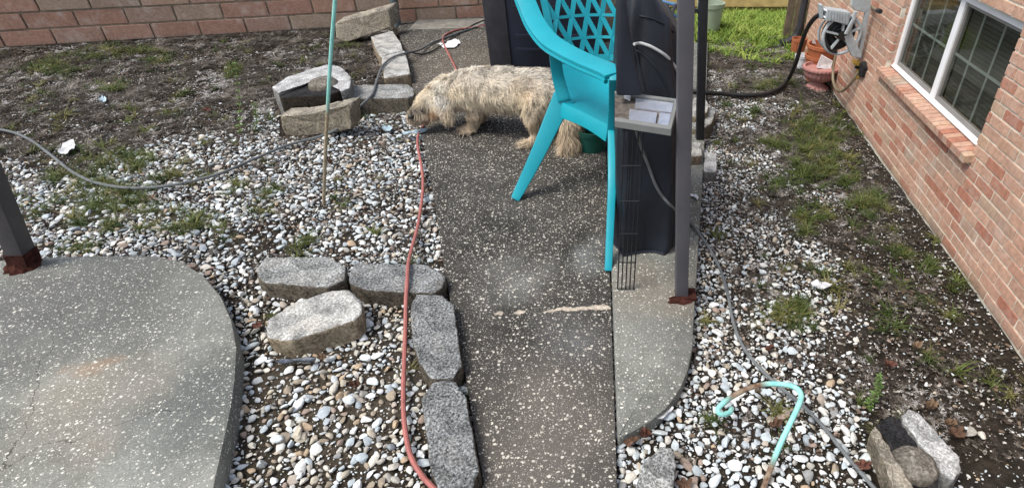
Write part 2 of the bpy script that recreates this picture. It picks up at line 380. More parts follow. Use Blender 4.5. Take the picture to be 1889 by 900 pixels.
c = g.mix(.7, c, g.ramp(g.noise(geo, 130, 5, .65), [(.28, .55), (.7, 1.25)]), 'MULTIPLY')
g.col(c); g.rough(.8); g.bump(g.noise(geo, 300, 4, .6), .35, .002); M['tanpebble'] = g.m
def rand_mat(name, stops, rough=.7):
    g = G(name); r = g.n("ObjectInfo", _o=5); geo = g.n("NewGeometry", _o=0)
    c = g.mix(.6, g.ramp(r, stops), g.ramp(g.noise(geo, 180, 3), [(.3, .6), (.7, 1.35)]), 'MULTIPLY')
    g.col(c); g.rough(rough); return g.m
M['straw'] = rand_mat('dead_straw', [(0, (.022, .018, .014)), (.45, (.055, .045, .036)), (.8, (.12, .10, .085)), (1, (.30, .27, .24))], .85)
M['grass'] = rand_mat('grass_blade', [(0, (.030, .048, .010)), (.4, (.055, .082, .016)), (.7, (.095, .11, .026)), (1, (.17, .15, .055))])
M['lawn'] = rand_mat('lawn_blade', [(0, (.12, .20, .03)), (.5, (.20, .30, .05)), (1, (.34, .38, .09))])  # the far lawn's sunlit look is put into these yellow-greens
M['crumb'] = rand_mat('soil_crumb', [(0, (.016, .013, .011)), (.45, (.045, .037, .030)), (.68, (.10, .083, .068)), (.86, (.22, .20, .175)), (1, (.50, .48, .45))], .95)
M['litter'] = rand_mat('leaf_litter', [(0, (.035, .024, .018)), (.6, (.085, .058, .040)), (1, (.16, .115, .08))], .85)

# ------------------------------------------------------------------ ground, slabs, path
slabL_px = [(-260, 500), (-100, 486), (16, 478), (90, 473), (200, 470), (290, 471), (335, 481), (375, 506), (408, 545), (428, 590), (437, 640), (434, 700), (425, 760), (412, 820), (398, 880), (385, 960), (-260, 960)]
path_px = [(733, 52), (748, 100), (762, 165), (780, 250), (790, 310), (800, 370), (811, 435), (820, 500), (836, 580), (850, 650), (866, 740), (880, 830), (892, 890), (905, 960)]
slabR_px = [(1281, 575), (1278, 640), (1270, 680), (1256, 715), (1232, 750), (1200, 777), (1165, 797), (1144, 806)]
ZL, ZP, ZR = .06, .025, .04
SEAM = .045
slabL = [PZ(u, v, ZL) for u, v in slabL_px]
pathW = [PZ(u, v, ZP) for u, v in path_px]
pathW = [Vector((pathW[0].x - .05, 5.0, ZP))] + pathW + [Vector((SEAM, pathW[-1].y, ZP)), Vector((SEAM, 5.0, ZP))]
slabR = [PZ(1306, 78, ZR), PZ(1302, 200, ZR), PZ(1298, 300, ZR), PZ(1292, 400, ZR), PZ(1286, 500, ZR)] + [PZ(u, v, ZR) for u, v in slabR_px]
slabR += [Vector((SEAM + .004, slabR[-1].y, ZR)), Vector((SEAM + .004, slabR[0].y, ZR))]

xs = np.unique(np.concatenate([np.linspace(-60, -4.6, 12), np.arange(-4.6, 1.8, .035), np.linspace(1.8, 60, 12)]))
ys = np.unique(np.concatenate([np.linspace(-30, .6, 10), np.arange(.6, 5.4, .035), np.linspace(5.4, 120, 16)]))
gv = []
for y in ys:
    for x in xs:
        z = -.004
        if -5 < x < 2 and .4 < y < 5.6:
            z += .012 * nz((x, y, 0), 5, 3) + .006 * nz((x, y, 0), 17, 8)
        gv.append((float(x), float(y), z))
nx = len(xs)
gf = [(j * nx + i, j * nx + i + 1, (j + 1) * nx + i + 1, (j + 1) * nx + i) for j in range(len(ys) - 1) for i in range(nx - 1)]
me = bpy.data.meshes.new("ground"); me.from_pydata(gv, [], gf); me.polygons.foreach_set("use_smooth", [True] * len(gf))
tag(link_mesh("ground", me, M['soil']), "dark soil yard with scattered debris", kind='structure')

def slab(name, poly, depth, m, bev=.008):
    mb = MB(); mb.prism(poly, (0, 0, -depth)); return mb.build(name, m, bevel=bev, smooth=True, sharp=35)
tag(slab("patio_slab", slabL, .16, M['slab_left'], .012), kind='structure')
path = tag(slab("path", pathW, .12, M['path'], .006), kind='structure')
tag(slab("pavement", slabR, .14, M['slab_right'], .007), kind='structure')
def rag(seq):
    o = resample([Vector((u, v, 0)) for u, v in seq], 60)
    return [(p.x + 5 * nz((p.x, p.y, 0), .11, 1), p.y + 3.2 * nz((p.x, p.y, 0), .16, 7)) for p in o]
# cream filler smeared along the crack of the path
for seq in ([(912, 577), (922, 574), (932, 577), (922, 580)], [(948, 575), (958, 571), (970, 573), (964, 578), (952, 578)],
            [(992, 577), (1010, 572), (1040, 566), (1060, 567), (1090, 564), (1112, 561), (1125, 565), (1128, 570), (1110, 571), (1085, 570), (1060, 573), (1030, 572), (1012, 575)]):
    MB().prism([PZ(u, v, ZP + .0012) for u, v in rag(seq)], (0, 0, -.006)).build("crack_filler", M['filler'], path)
tag(MB().prism([PZ(752, 55, .03), PZ(893, 50, .03), PZ(893, 34, .03), PZ(770, 37, .03)], (0, 0, -.1)).build("wall_footing", M['footing'], bevel=.006), "low grey concrete footing along the base of the back brick wall", "footing", kind='thing')

# ------------------------------------------------------------------ bricks
def brick_mesh(name, hard=.006):
    bm = bmesh.new(); bmesh.ops.create_cube(bm, size=1.0)
    bmesh.ops.bevel(bm, geom=list(bm.edges), offset=.035, segments=1, affect='EDGES')
    me_ = bpy.data.meshes.new(name); bm.to_mesh(me_); bm.free(); return me_
BRK = {'l': brick_mesh("brick_old"), 'r': brick_mesh("brick_pink")}
BRK['l'].materials.append(M['brick_left']); BRK['r'].materials.append(M['brick_right'])
def brick(me_, c, ax, l, h, d, parent, name="brick"):
    o = bpy.data.objects.new(name, me_); COL.objects.link(o)
    a = Vector(ax).normalized(); nrm = Vector((-a.y, a.x, 0)); z = Vector((0, 0, 1))
    R = Matrix((a, nrm, z)).transposed().to_4x4()
    jit = Matrix.Rotation(random.uniform(-.006, .006), 4, 'X') @ Matrix.Rotation(random.uniform(-.004, .004), 4, 'Z')
    o.matrix_world = Matrix.Translation(c) @ R @ jit @ Matrix.Diagonal((l, d, h, 1))
    mw = o.matrix_world.copy(); o.parent = parent; o.matrix_parent_inverse = Matrix.Translation(parent.location).inverted(); o.matrix_basis = mw
    return o

# back brick wall on the left
A0, A1 = PZ(16, 90), PZ(880, 38)
AD = (A1 - A0).normalized(); AN = Vector((AD.y, -AD.x, 0))       # towards the camera
lw_s, lw_e = A0 - AD * .9, A1 + AD * .35
lwall = empty("brick_wall", ((lw_s + lw_e) / 2)); tag(lwall, "old reddish brown brick wall with pale mortar along the top left behind the soil bed", "wall")
LWH = 1.3
mb = MB(); d_ = AD * (lw_e - lw_s).length
mb.box((lw_s + lw_e) / 2 - AN * .06 + Vector((0, 0, LWH / 2 - .05)), d_, AN * .1, Vector((0, 0, LWH + .1)))
mb.build("mortar", M['mortar_left'], lwall)
bl, bh, jt = .295, .098, .012
row_n = 4; L = (lw_e - lw_s).length
for r in range(row_n):
    x = -(.5 if r % 2 else .08) * bl
    while x < L:
        a, b = max(x, 0), min(x + bl, L)
        if b - a > .04:
            c = lw_s + AD * ((a + b) / 2) - AN * (.012 + random.uniform(-.003, .003)) + Vector((0, 0, .012 + r * (bh + jt) + bh / 2))
            brick(BRK['l'], c, AD, b - a, bh, .03, lwall)
        x += bl + jt
# upper courses, wholly above the frame, as one joined part
mb = MB()
for r in range(row_n, 11):
    x = -(.5 if r % 2 else .08) * bl
    while x < L:
        a, b = max(x, 0), min(x + bl, L)
        if b - a > .04: mb.box(lw_s + AD * ((a + b) / 2) - AN * .012 + Vector((0, 0, .012 + r * (bh + jt) + bh / 2)), AD * (b - a), AN * .03, Vector((0, 0, bh)))
        x += bl + jt
tag(mb.build("brick", M['brick_left'], lwall), kind='stuff')

# right house wall with window
S_END = wall_s(PW(1476, 84)); S_BEG = -.75
win_s0, win_s1 = wall_s(PW(1801, 265)), wall_s(PW(1634, 124))
sill_z = PW(1634, 124).z
win_top = max(PW(1850, 18, -.035).z, .60)
RW = empty("house_wall", WL(1.0, 0)); tag(RW, "pink brick house wall with pale mortar along the right of the gravel yard", "wall")
ch = sill_z / 9.3; bh = ch - .0062; bl = .1015; jt = .0062
WT = 1.25
def wbox(mb, s0, s1, z0, z1, o0, o1):
    mb.hexa([WL(s0, z0, o0), WL(s1, z0, o0), WL(s1, z0, o1), WL(s0, z0, o1), WL(s0, z1, o0), WL(s1, z1, o0), WL(s1, z1, o1), WL(s0, z1, o1)]); return mb
mb = MB()
for a in ((S_BEG, win_s0 - .002, -.1, WT), (win_s1 + .002, S_END, -.1, WT), (win_s0 - .002, win_s1 + .002, -.1, sill_z - .028), (win_s0 - .002, win_s1 + .002, win_top + .004, WT)):
    wbox(mb, *a, -.12, -.0024)
mb.build("mortar", M['mortar_right'], RW)
cand = []; nrow = int(WT / ch)
for r in range(nrow):
    z0 = .006 + r * ch; off0 = [0, .5, .12, .62, .3, .8][r % 6] * bl
    x = S_BEG - off0
    while x < S_END:
        segs = [(max(x, S_BEG), min(x + bl, S_END))]
        zc = z0 + bh / 2
        if sill_z - .034 < zc < win_top + .01:
            out = []
            for a, b in segs:
                if a < win_s0: out.append((a, min(b, win_s0)))
                if b > win_s1: out.append((max(a, win_s1), b))
            segs = out
        for a, b in segs:
            if b - a > .012: cand.append((a, b, z0))
        x += bl + jt
def px_size(c):
    a, b, z0 = c
    p = [proj(WL(a, z0, 0)), proj(WL(b, z0, 0)), proj(WL(b, z0 + bh, 0)), proj(WL(a, z0 + bh, 0))]
    cu = sum(q[0] for q in p) / 4; cv = sum(q[1] for q in p) / 4
    ar = abs(sum(p[i][0] * p[(i + 1) % 4][1] - p[(i + 1) % 4][0] * p[i][1] for i in range(4))) / 2
    return ar if (-10 < cu < 1900 and -10 < cv < 910 and WL(a, 0).y > .7) else -1
cand.sort(key=px_size, reverse=True)
rest = MB(); nb = 0
for c in cand:
    a, b, z0 = c; pc = WL((a + b) / 2, z0 + bh / 2, -.0075 + random.uniform(-.0012, .0012))
    if px_size(c) > 0 and nb < 270: brick(BRK['r'], pc, WD, b - a, bh, .016, RW); nb += 1
    else: rest.box(pc, WD * (b - a), WN * .016, Vector((0, 0, bh)))
tag(rest.build("brick", M['brick_right'], RW), kind='stuff')
# brick jamb returns on both sides of the recess
for s_, sg in ((win_s1, 1), (win_s0, -1)):
    r = 0
    while sill_z + r * ch < win_top:
        z0 = sill_z + .002 + r * ch
        c = WL(s_ + sg * .006, z0 + bh / 2, -.031)
        brick(BRK['r'], c, WN, .027, bh, .014, RW); r += 1
# rowlock sill: bricks on edge, sloped outwards
ns = 26; sw = (win_s1 - win_s0 + .05) / ns
for i in range(ns):
    s0 = win_s0 - .018 + i * sw; t0 = .0022
    h0, h1 = sill_z - .034, sill_z + .002
    mbs = MB(); z_o = sill_z - .009
    mbs.hexa([WL(s0, h0, .028), WL(s0 + sw - t0 * 2, h0, .028), WL(s0 + sw - t0 * 2, h0 + .004, -.034), WL(s0, h0 + .004, -.034),
              WL(s0, z_o, .030), WL(s0 + sw - t0 * 2, z_o, .030), WL(s0 + sw - t0 * 2, h1, -.034), WL(s0, h1, -.034)])
    mbs.build("sill_brick", M['brick_right'], RW, bevel=.0015)
mb = MB(); wbox(mb, win_s0 - .016, win_s1 + .03, sill_z - .033, sill_z - .013, -.04, .026); mb.build("sill_mortar", M['mortar_right'], RW)

# window (white vinyl, two sashes) set back in the opening
WIN = empty("window", WL((win_s0 + win_s1) / 2, sill_z, -.04)); tag(WIN, "white framed double window with dark panes, grey grids and blinds in the pink wall", "window")
o0, o1 = -.058, -.030
wz0, wz1 = sill_z + .002, win_top
fr = MB(); fw = .020
wbox(fr, win_s0, win_s1, wz0, wz0 + fw * .8, o0, o1 + .004); wbox(fr, win_s0, win_s1, wz1 - fw * 1.2, wz1, o0, o1 + .004)
wbox(fr, win_s1 - fw * 1.1, win_s1, wz0 + fw * .8, wz1 - fw * 1.2, o0, o1 + .002); wbox(fr, win_s0, win_s0 + fw, wz0 + fw * .8, wz1 - fw * 1.2, o0, o1 + .002)
sm = wall_s(PW(1716, 190, -.035)); wbox(fr, sm - fw, sm + fw * .75, wz0 + fw * .8, wz1 - fw * 1.2, o0, o1)
fr.build("window_frame", M['white'], WIN, bevel=.0015)
lip = MB(); wbox(lip, win_s0, win_s1, wz0 + .004, wz0 + .009, o1 + .004, o1 + .010); lip.build("window_lip", M['white'], WIN, bevel=.001)
for (a, b) in ((win_s0 + fw, sm - fw), (sm + fw * .75, win_s1 - fw * 1.1)):
    z0, z1 = wz0 + fw * .8, wz1 - fw * 1.2
    sf = MB(); q = .012
    wbox(sf, a + .0005, b - .0005, z0 + .0005, z0 + q * 1.2, o0 + .004, o1 - .006); wbox(sf, a + .0005, b - .0005, z1 - q, z1 - .0005, o0 + .004, o1 - .006)
    wbox(sf, a + .0005, a + q, z0 + q * 1.2, z1 - q, o0 + .004, o1 - .006); wbox(sf, b - q, b - .0005, z0 + q * 1.2, z1 - q, o0 + .004, o1 - .006)
    sash = sf.build("sash", M['screenframe'], WIN)
    for fx in (.36, .70):
        sx = a + (b - a) * fx; wbox(MB(), sx - .003, sx + .003, z0 + q, z1 - q, -.050, -.046).build("muntin", M['muntin'], sash)
    zz = z0 + (z1 - z0) * .50
    wbox(MB(), a + q, b - q, zz - .004, zz + .004, -.0505, -.0465).build("muntin", M['muntin'], sash)
    wbox(MB(), a + q * .5, b - q * .5, z0 + q * .5, z1 - q * .5, -.0445, -.0435).build("pane", M['glass'], sash)
    k = 0; zz = z0 + .012
    while zz < z1:
        wbox(MB(), a + .004, b - .004, zz, zz + .0125, -.066 - .002 * (k % 2), -.0645).build("blind_slat", M['slat'], WIN); zz += .0145; k += 1
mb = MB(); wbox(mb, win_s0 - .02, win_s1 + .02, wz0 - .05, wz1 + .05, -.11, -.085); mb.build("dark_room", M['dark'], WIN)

# ------------------------------------------------------------------ concrete blocks
def stone(name, poly, ext, m, label, cat="concrete block", group=None, n=72, rough=.0058, bev=.006, seed=None, parent=None):
    """a cast block: outline POLY (top face), swept along EXT, edges rounded and the surface chipped"""
    ext = Vector(ext); seed = seed if seed is not None else random.uniform(0, 90)
    out = resample([Vector(p) for p in poly], n); c0 = sum(out, Vector()) / n; e = ext.normalized(); h = ext.length
    rings = []
    def ring(f, dpt): rings.append([c0 + (p - c0) * f + e * dpt for p in out])
    sz = sum((p - c0).length for p in out) / n; fb = 1 - bev / sz
    for f in (.25, .5, .75, fb * .97): ring(f, 0.0)
    ring(fb, 0.0); ring(1 - bev * .3 / sz, bev * .3); ring(1.0, bev)
    for k in (.3, .55, .8): ring(1.0 + .01 * math.sin(k * 5), bev + (h - bev) * k)
    ring(.99, h)
    vs = [c0]; cz = c0
    for rg in rings: vs += rg
    fs = [(0, 1 + (j + 1) % n, 1 + j) for j in range(n)]
    for i in range(len(rings) - 1):
        for j in range(n): fs.append((1 + i * n + j, 1 + i * n + (j + 1) % n, 1 + (i + 1) * n + (j + 1) % n, 1 + (i + 1) * n + j))
    fs.append(tuple(1 + (len(rings) - 1) * n + j for j in range(n)))
    res = []
    for i, p in enumerate(vs):
        q = Vector((nz(p, 70, seed), nz(p, 70, seed + 9), nz(p, 70, seed + 21))) * rough * .62 + Vector((nz(p, 14, seed + 3), nz(p, 14, seed + 5), 0)) * rough * .32
        res.append(p + q)
    mb = MB(); mb.add([x - c0 for x in res], fs)
    o = mb.build(name, m, parent, smooth=True, sharp=70); o.location = c0
    return tag(o, label, cat, group)
def top(px, z): return [PZ(u, v, z) for u, v in px]
FOOT = []      # footprints that keep the gravel out
def pblock(px, z, m, label, depth=None, **k):
    poly = top(px, z); FOOT.append([(p.x, p.y) for p in poly]); return stone("concrete_block", poly, (0, 0, -(depth or z + .02)), M[m], label, **k)
GB = "concrete edging blocks"
pblock([(473, 495), (488, 474), (607, 473), (638, 494), (636, 515), (604, 530), (490, 521), (474, 509)], .062, 'block_grey', "grey speckled edging block at the left end of the row, beside the curved slab", group=GB)
pblock([(643, 503), (654, 484), (787, 487), (823, 507), (817, 527), (798, 541), (673, 534), (644, 521)], .062, 'block_dark', "dark edging block under the red cord, at the corner by the dark path", group=GB)
Gpoly = [PZ(u, v, z) for u, v, z in [(490, 592, .062), (540, 558, .068), (617, 533, .08), (643, 533, .083), (667, 553, .083), (667, 577, .081), (653, 590, .079), (543, 627, .064), (518, 627, .061), (492, 619, .06)]]
FOOT.append([(p.x, p.y) for p in Gpoly]); stone("concrete_block", Gpoly, (0, 0, -.072), M['block_light'], "pale cream topped block lying loose inside the corner of edging blocks", "concrete block", GB)
pblock([(757, 565), (768, 541), (815, 543), (836, 561), (853, 672), (834, 697), (794, 697), (773, 668), (760, 627)], .064, 'block_dark', "edging block running along the dark path, upper of the two that follow its edge", group=GB)
pblock([(777, 733), (800, 701), (838, 700), (860, 730), (885, 866), (873, 893), (866, 925), (815, 925), (793, 862)], .064, 'block_dark', "lowest dark edging block beside the path, cut off at the bottom edge", group=GB)
pblock([(647, 165), (653, 157), (751, 155), (764, 164), (764, 174), (753, 180), (660, 182), (648, 176)], .085, 'block_grey', "long grey topped block with mossy side, right at the dog's nose", group=GB)
pblock([(703, 105), (746, 93), (752, 112), (757, 136), (708, 144), (705, 125)], .085, 'block_light', "squarish pale block behind the mossy one, crossed by the grey cord", group=GB)
pblock([(684, 68), (724, 57), (740, 80), (743, 93), (702, 105), (692, 88)], .085, 'block_light', "pale block next to the tilted one, below the back wall", group=GB)
stone("concrete_block", [PY(u, v, y) for u, v, y in [(618, 44, 4.18), (716, 17, 4.30), (722, 50, 4.26), (641, 78, 4.14), (620, 72, 4.13)]], (.03, .13, .02), M['block_tan'], "tan block tilted up on its edge against the back brick wall", "concrete block", GB)
# ring of blocks with a dome stone, far left yard
pblock([(502, 160), (527, 143), (600, 119), (630, 123), (648, 143), (645, 162), (628, 168), (622, 150), (604, 141), (562, 152), (514, 172)], .156, 'block_white', "pale rimmed block standing on edge behind the dome stone, near the green stake", group=GB)
pblock([(512, 168), (562, 150), (624, 139), (634, 150), (632, 166), (604, 176), (518, 180)], .142, 'block_wet', "blackened block under the dome stone in the far stack, behind the tan one", depth=.18, group=GB)
stone("concrete_block", [PY(u, v, y) for u, v, y in [(517, 214, 2.60), (562, 212, 2.58), (648, 192, 2.55), (648, 238, 2.56), (602, 248, 2.58), (527, 252, 2.6), (520, 238, 2.6)]], (.01, .10, .0), M['block_tan'], "tan block standing on edge before the blackened one near the stake", "concrete block", GB)
FOOT.append([(p.x, p.y) for p in top([(515, 255), (650, 240), (650, 200), (515, 215)], 0)])
def dome(px, z0, r, hgt, label):
    c = PZ(px[0], px[1], z0); mb = MB()
    prof = [(r * 1.0, -.02), (r * 1.0, hgt * .1), (r * .95, hgt * .38), (r * .82, hgt * .62), (r * .6, hgt * .83), (r * .34, hgt * .95), (r * .08, hgt)]
    mb.lathe(prof, (0, 0, 0), 36); mb.v = [tuple(Vector(p) + Vector((nz(p, 40, 4), nz(p, 40, 7), nz(p, 40, 9))) * .004) for p in mb.v]
    o = mb.build("dome_stone", M['dome'], smooth=True, sharp=60); o.location = c
    return tag(o, label, "stone")
dome((598, 160), .14, .075, .048, "rounded brownish dome stone set on the blackened block beside the green stake")
# stack at the lower right
pblock([(1664, 764), (1676, 753), (1697, 761), (1772, 847), (1774, 868), (1760, 884), (1736, 871), (1666, 778)], .085, 'block_white', "whitish block on the right of the lower right stack, touching the dome stone", group=GB)
pblock([(1617, 781), (1636, 765), (1660, 768), (1690, 812), (1726, 868), (1735, 915), (1690, 915), (1640, 822)], .075, 'block_wet', "blackened block in the middle of the lower right stack, under the dome stone", group=GB)
t1, b1 = PZ(1607, 795, .10), PZ(1598, 828, 0)
kp = top([(1606, 795), (1614, 781), (1625, 800), (1690, 905), (1695, 925), (1655, 925), (1640, 880)], .10)
FOOT.append([(p.x, p.y) for p in kp]); stone("concrete_block", kp, (b1 - t1), M['block_tan'], "brown block standing on edge on the left of the lower right stack", "concrete block", GB)
dome((1683, 862), .072, .047, .036, "rounded grey dome stone wedged between the blocks at the lower right")
pblock([(1173, 898), (1187, 852), (1219, 821), (1240, 824), (1249, 848), (1244, 896), (1240, 935), (1170, 935)], .05, 'block_grey', "grey speckled block at the bottom edge below the curved right slab", group=GB)
# small blocks and stepping stones along the right slab
pblock([(1299, 280), (1322, 281), (1323, 306), (1322, 317), (1298, 315)], .05, 'block_white', "small white block on the gravel against the right slab edge", group=GB)
pblock([(1276, 262), (1293, 262), (1295, 286), (1275, 288)], .085, 'block_light', "small pale block on the slab at the foot of the black post", depth=.045, group=GB)
pblock([(1276, 205), (1312, 197), (1321, 203), (1314, 226), (1296, 238), (1276, 236)], .07, 'block_grey', "rough grey stepping block beneath the round flat stone", group=GB)
pblock([(1275, 215), (1270, 190), (1285, 178), (1302, 183), (1308, 195), (1304, 207), (1290, 215)], .10, 'block_light', "round flat pale stone stacked beside the black post", depth=.03, group=GB)

# ------------------------------------------------------------------ posts, rods
def post(name, a, b, wd, dp, m, label, cat="post"):
    a, b = Vector(a), Vector(b); r = empty(name, a); tag(r, label, cat)
    mb = MB(); mb.box((a + b) / 2, (b - a), Vector((wd, 0, 0)), Vector((0, dp, 0))); mb.build("post_shaft", m, r, bevel=.003, smooth=True)
    return r
def rust_heap(name, c, rx, ry, h, parent, seed):
    mb = MB(); n = 26; vs = [Vector((0, 0, h))]
    fs = []
    for k, f in enumerate((.35, .65, .85, 1.0)):
        for j in range(n):
            t = 2 * math.pi * j / n; rr = f * (1 + .35 * nz((math.cos(t) * 2, math.sin(t) * 2, seed), 1.3) * (k > 1))
            vs.append(Vector((math.cos(t) * rx * rr, math.sin(t) * ry * rr, h * (1 - f ** 3) * (1 + .5 * nz((t * 3, f * 5, seed), 1)))))
    fs = [(0, 1 + j, 1 + (j + 1) % n) for j in range(n)] + [(1 + k * n + j, 1 + (k + 1) * n + j, 1 + (k + 1) * n + (j + 1) % n, 1 + k * n + (j + 1) % n) for k in range(3) for j in range(n)]
    mb.add([Vector(c) + p for p in vs], fs); return mb.build(name, M['rust'], parent)
pb = PZ(48, 489, ZL); pt_ = PY(-16, 340, pb.y)
pt_ = pb + (pt_ - pb) * 2.4
p_ = post("metal_post", pb, pt_, .056, .050, M['brownpost'], "leaning brown square post with a rusted foot at the corner of the left slab")
rust_heap("rusted_foot", pb + Vector((0, -.008, -.002)), .050, .044, .026, p_, 3.3)
mb = MB(); mb.box(pb + (pt_ - pb).normalized() * .03, (pt_ - pb).normalized() * .05, Vector((.061, 0, 0)), Vector((0, .055, 0))); mb.build("rust_band", M['rust'], p_)
pb = PZ(1257, 545, ZR); t_ = PY(1265, 11, pb.y); t_ = pb + (t_ - pb) * 1.6
p_ = post("metal_post", pb, t_, .036, .036, M['greypost'], "tall grey square post with a rusty foot plate on the right slab edge")
mb = MB(); mb.box(pb + Vector((.012, -.002, .006)), Vector((.062, 0, 0)), Vector((0, .05, 0)), Vector((0, 0, .012))); mb.build("base_plate", M['rust'], p_, bevel=.003)
rust_heap("rust_flakes", pb + Vector((-.004, -.022, .0)), .038, .02, .010, p_, 8.1)
pb = PZ(1291, 256, ZR); t_ = PY(1297, 11, pb.y); t_ = pb + (t_ - pb) * 1.5
p_ = post("metal_post", pb, t_, .036, .036, M['blackmetal'], "thin black post standing by the round flat stone")
mb = MB(); a = PY(1292, 22, pb.y); mb.bar(a, a + Vector((-.10, .0, .02)), .014, .014); mb.build("side_arm", M['blackmetal'], p_)

sp = [PZ(597, 378, 0)]; ytop = sp[0].y - .02
stk = [PZ(597, 382, -.02), PY(600, 290, sp[0].y), PY(605, 190, sp[0].y), PY(611, 90, sp[0].y), PY(617, 14, sp[0].y), PY(620, -40, sp[0].y)]
zsplit = PY(604, 200, sp[0].y).z
M['mint'] = rod_mat('mint_stake_paint', lambda g, v: g.step(g.math('ADD', g.n("SeparateXYZ", _o=2, i0=v), g.math('MULTIPLY', g.noise(v, 25, 3), .04)), zsplit - .01, zsplit + .06))
tag(MB().tube(spline(stk, 5), .0062, 8).build("garden_stake", M['mint'], smooth=True), "thin mint green stake with bare tan foot standing upright in the gravel", "stake")
hook = [(1404, 912, .0), (1420, 868, .03), (1438, 822, .07), (1457, 782, .10), (1472, 750, .12), (1478, 730, .125), (1470, 716, .125), (1448, 709, .12), (1415, 708, .11), (1380, 716, .10), (1346, 734, .085), (1327, 750, .075), (1325, 759, .07), (1333, 764, .065), (1346, 760, .06), (1350, 752, .058)]
hp = [PZ(*q) for q in hook]
brown_c = PZ(1375, 717, .1)
def hookmask(g, v):
    a = g.blob(v, brown_c, .035, .062); return g.math('SUBTRACT', 1.0, g.math('MAXIMUM', a, g.blob(v, PZ(1408, 900, .0), .05, .08)))
g = G('mint_hook_paint'); v = g.obj(); f = hookmask(g, v)
g.col(g.mix(f, g.ramp(g.noise(v, 90, 4), [(.35, (.10, .045, .025)), (.65, (.26, .20, .14))]), g.ramp(g.noise(v, 40, 4), [(.3, (.19, .50, .46)), (.7, (.33, .66, .62))]))); g.rough(.45); M['hook'] = g.m
tag(MB().tube(spline(hp, 6), .0062, 8).build("garden_hook", M['hook'], smooth=True), "mint green bent hook with a rusty brown stretch standing in the right gravel", "hook")

# ------------------------------------------------------------------ cords and hoses
def zat(u, v, y): return (u, v, PY(u, v, y).z)
CABLE = [zat(1171, 232, 1.44), zat(1176, 250, 1.49), zat(1184, 275, 1.535), zat(1197, 308, 1.555), zat(1208, 338, 1.56), zat(1222, 362, 1.565), zat(1242, 384, 1.575)]
def cord(name, px, r, m, label, cat="cord", n=8):
    return tag(MB().tube(spline([PZ(*q) for q in px], 8), r, n).build(name, m, smooth=True), label, cat)
cord("extension_cord", [(905, 45, .03), (880, 50, .032), (845, 55, .032), (820, 66, .032), (818, 80, .032), (830, 105, .032), (842, 135, .032), (830, 175, .032), (800, 212, .033), (778, 236, .03), (770, 262, .028), (778, 310, .03), (780, 350, .03), (772, 410, .03), (759, 460, .045), (753, 488, .074), (751, 520, .074), (749, 550, .06), (748, 600, .03), (746, 660, .026), (744, 720, .026), (746, 780, .026), (756, 835, .026), (775, 872, .03), (800, 900, .05), (840, 940, .06)], .0060, M['redcord'], "faded red cord running from the dog's mouth over the dark block to the bottom edge")
cord("extension_cord", [(-60, 236, .02), (10, 241, .02), (55, 258, .02), (95, 287, .024), (135, 318, .024), (180, 338, .024), (245, 347, .024), (320, 341, .024), (400, 322, .024), (465, 295, .024), (530, 268, .022), (590, 252, .03), (625, 236, .05), (645, 210, .075), (662, 198, .09), (686, 175, .095), (695, 150, .095), (706, 122, .095), (725, 106, .095), (750, 98, .09), (775, 92, .05), (800, 78, .035), (850, 60, .033), (895, 44, .033)], .0062, M['greycord'], "grey cord looping over the left gravel and across the blocks to the back wall")
cord("extension_cord", [(758, 97, .05), (772, 100, .034), (790, 98, .034), (815, 84, .034), (840, 66, .034), (870, 48, .034), (892, 38, .034)], .005, M['blackhose'], "short black cord on the path behind the dog, parallel to the red one")
cord("extension_cord", [tuple(q) for q in CABLE] + [(1262, 402, .055), (1285, 425, .05), (1310, 460, .03), (1330, 500, .024), (1343, 545, .024), (1352, 590, .024), (1366, 630, .024), (1392, 668, .024), (1430, 706, .024), (1478, 745, .024), (1520, 788, .024), (1560, 838, .024), (1600, 885, .024), (1640, 930, .024)], .0048, M['greycord'], "thin grey cord trailing from the framed panel across the right gravel")

# garden hose on the right, from the reel along the ground
rY = 2.86
cord_pts = [PZ(1262, 168, .05), PZ(1300, 171, .05), PZ(1340, 174, .03), PZ(1385, 176, .025), PZ(1415, 173, .025), PZ(1438, 163, .03), PZ(1455, 145, .045), PY(1467, 120, 3.10), PY(1476, 90, 3.06), PY(1486, 60, 3.0), PY(1499, 38, 2.93), PY(1514, 27, rY + .02), PY(1528, 27, rY + .05)]
tag(MB().tube(spline(cord_pts, 8), .0115, 10).build("garden_hose", M['blackhose'], smooth=True), "black garden hose arching from the wall reel down across the gravel to the slab", "hose")

# ------------------------------------------------------------------ hose reel on the wall
RE = empty("hose_reel", PY(1560, 60, rY)); tag(RE, "grey plastic hose reel with spoked wheel mounted on the pink brick wall", "hose reel")
def plate(px, y, th, name, m, parent, bev=.003):
    return MB().prism([PY(u, v, y) for u, v in px], (0, th, 0)).build(name, m, parent, bevel=bev)
plate([(1571, 11), (1573, -8), (1608, -8), (1606, 20), (1597, 24), (1578, 20)], rY - .005, .02, "top_bar", M['reelgrey'], RE)
plate([(1597, 24), (1606, 20), (1589, 108), (1583, 101)], rY - .005, .02, "wall_bar", M['reelgrey'], RE)
plate([(1556, 68), (1570, 58), (1589, 101), (1588, 108), (1572, 105)], rY - .03, .018, "diagonal_plate", M['reelgrey'], RE)
plate([(1570, 58), (1564, 64), (1577, 22), (1583, 22)], rY - .03, .018, "front_bar", M['reelgrey'], RE)
hs = plate([(1524, 40), (1527, 18), (1570, 24), (1565, 48), (1538, 40)], rY - .03, .07, "reel_housing", M['reelgrey'], RE)
for i in range(7):
    u = 1532 + i * 5.2; a, b = PY(u, 22 + i * .7, rY - .031), PY(u - 1.2, 38 + i * 1.0, rY - .031)
    MB().bar(a, b, .006, .006, (0, 1, 0)).build("rib", M['reelgrey'], hs)
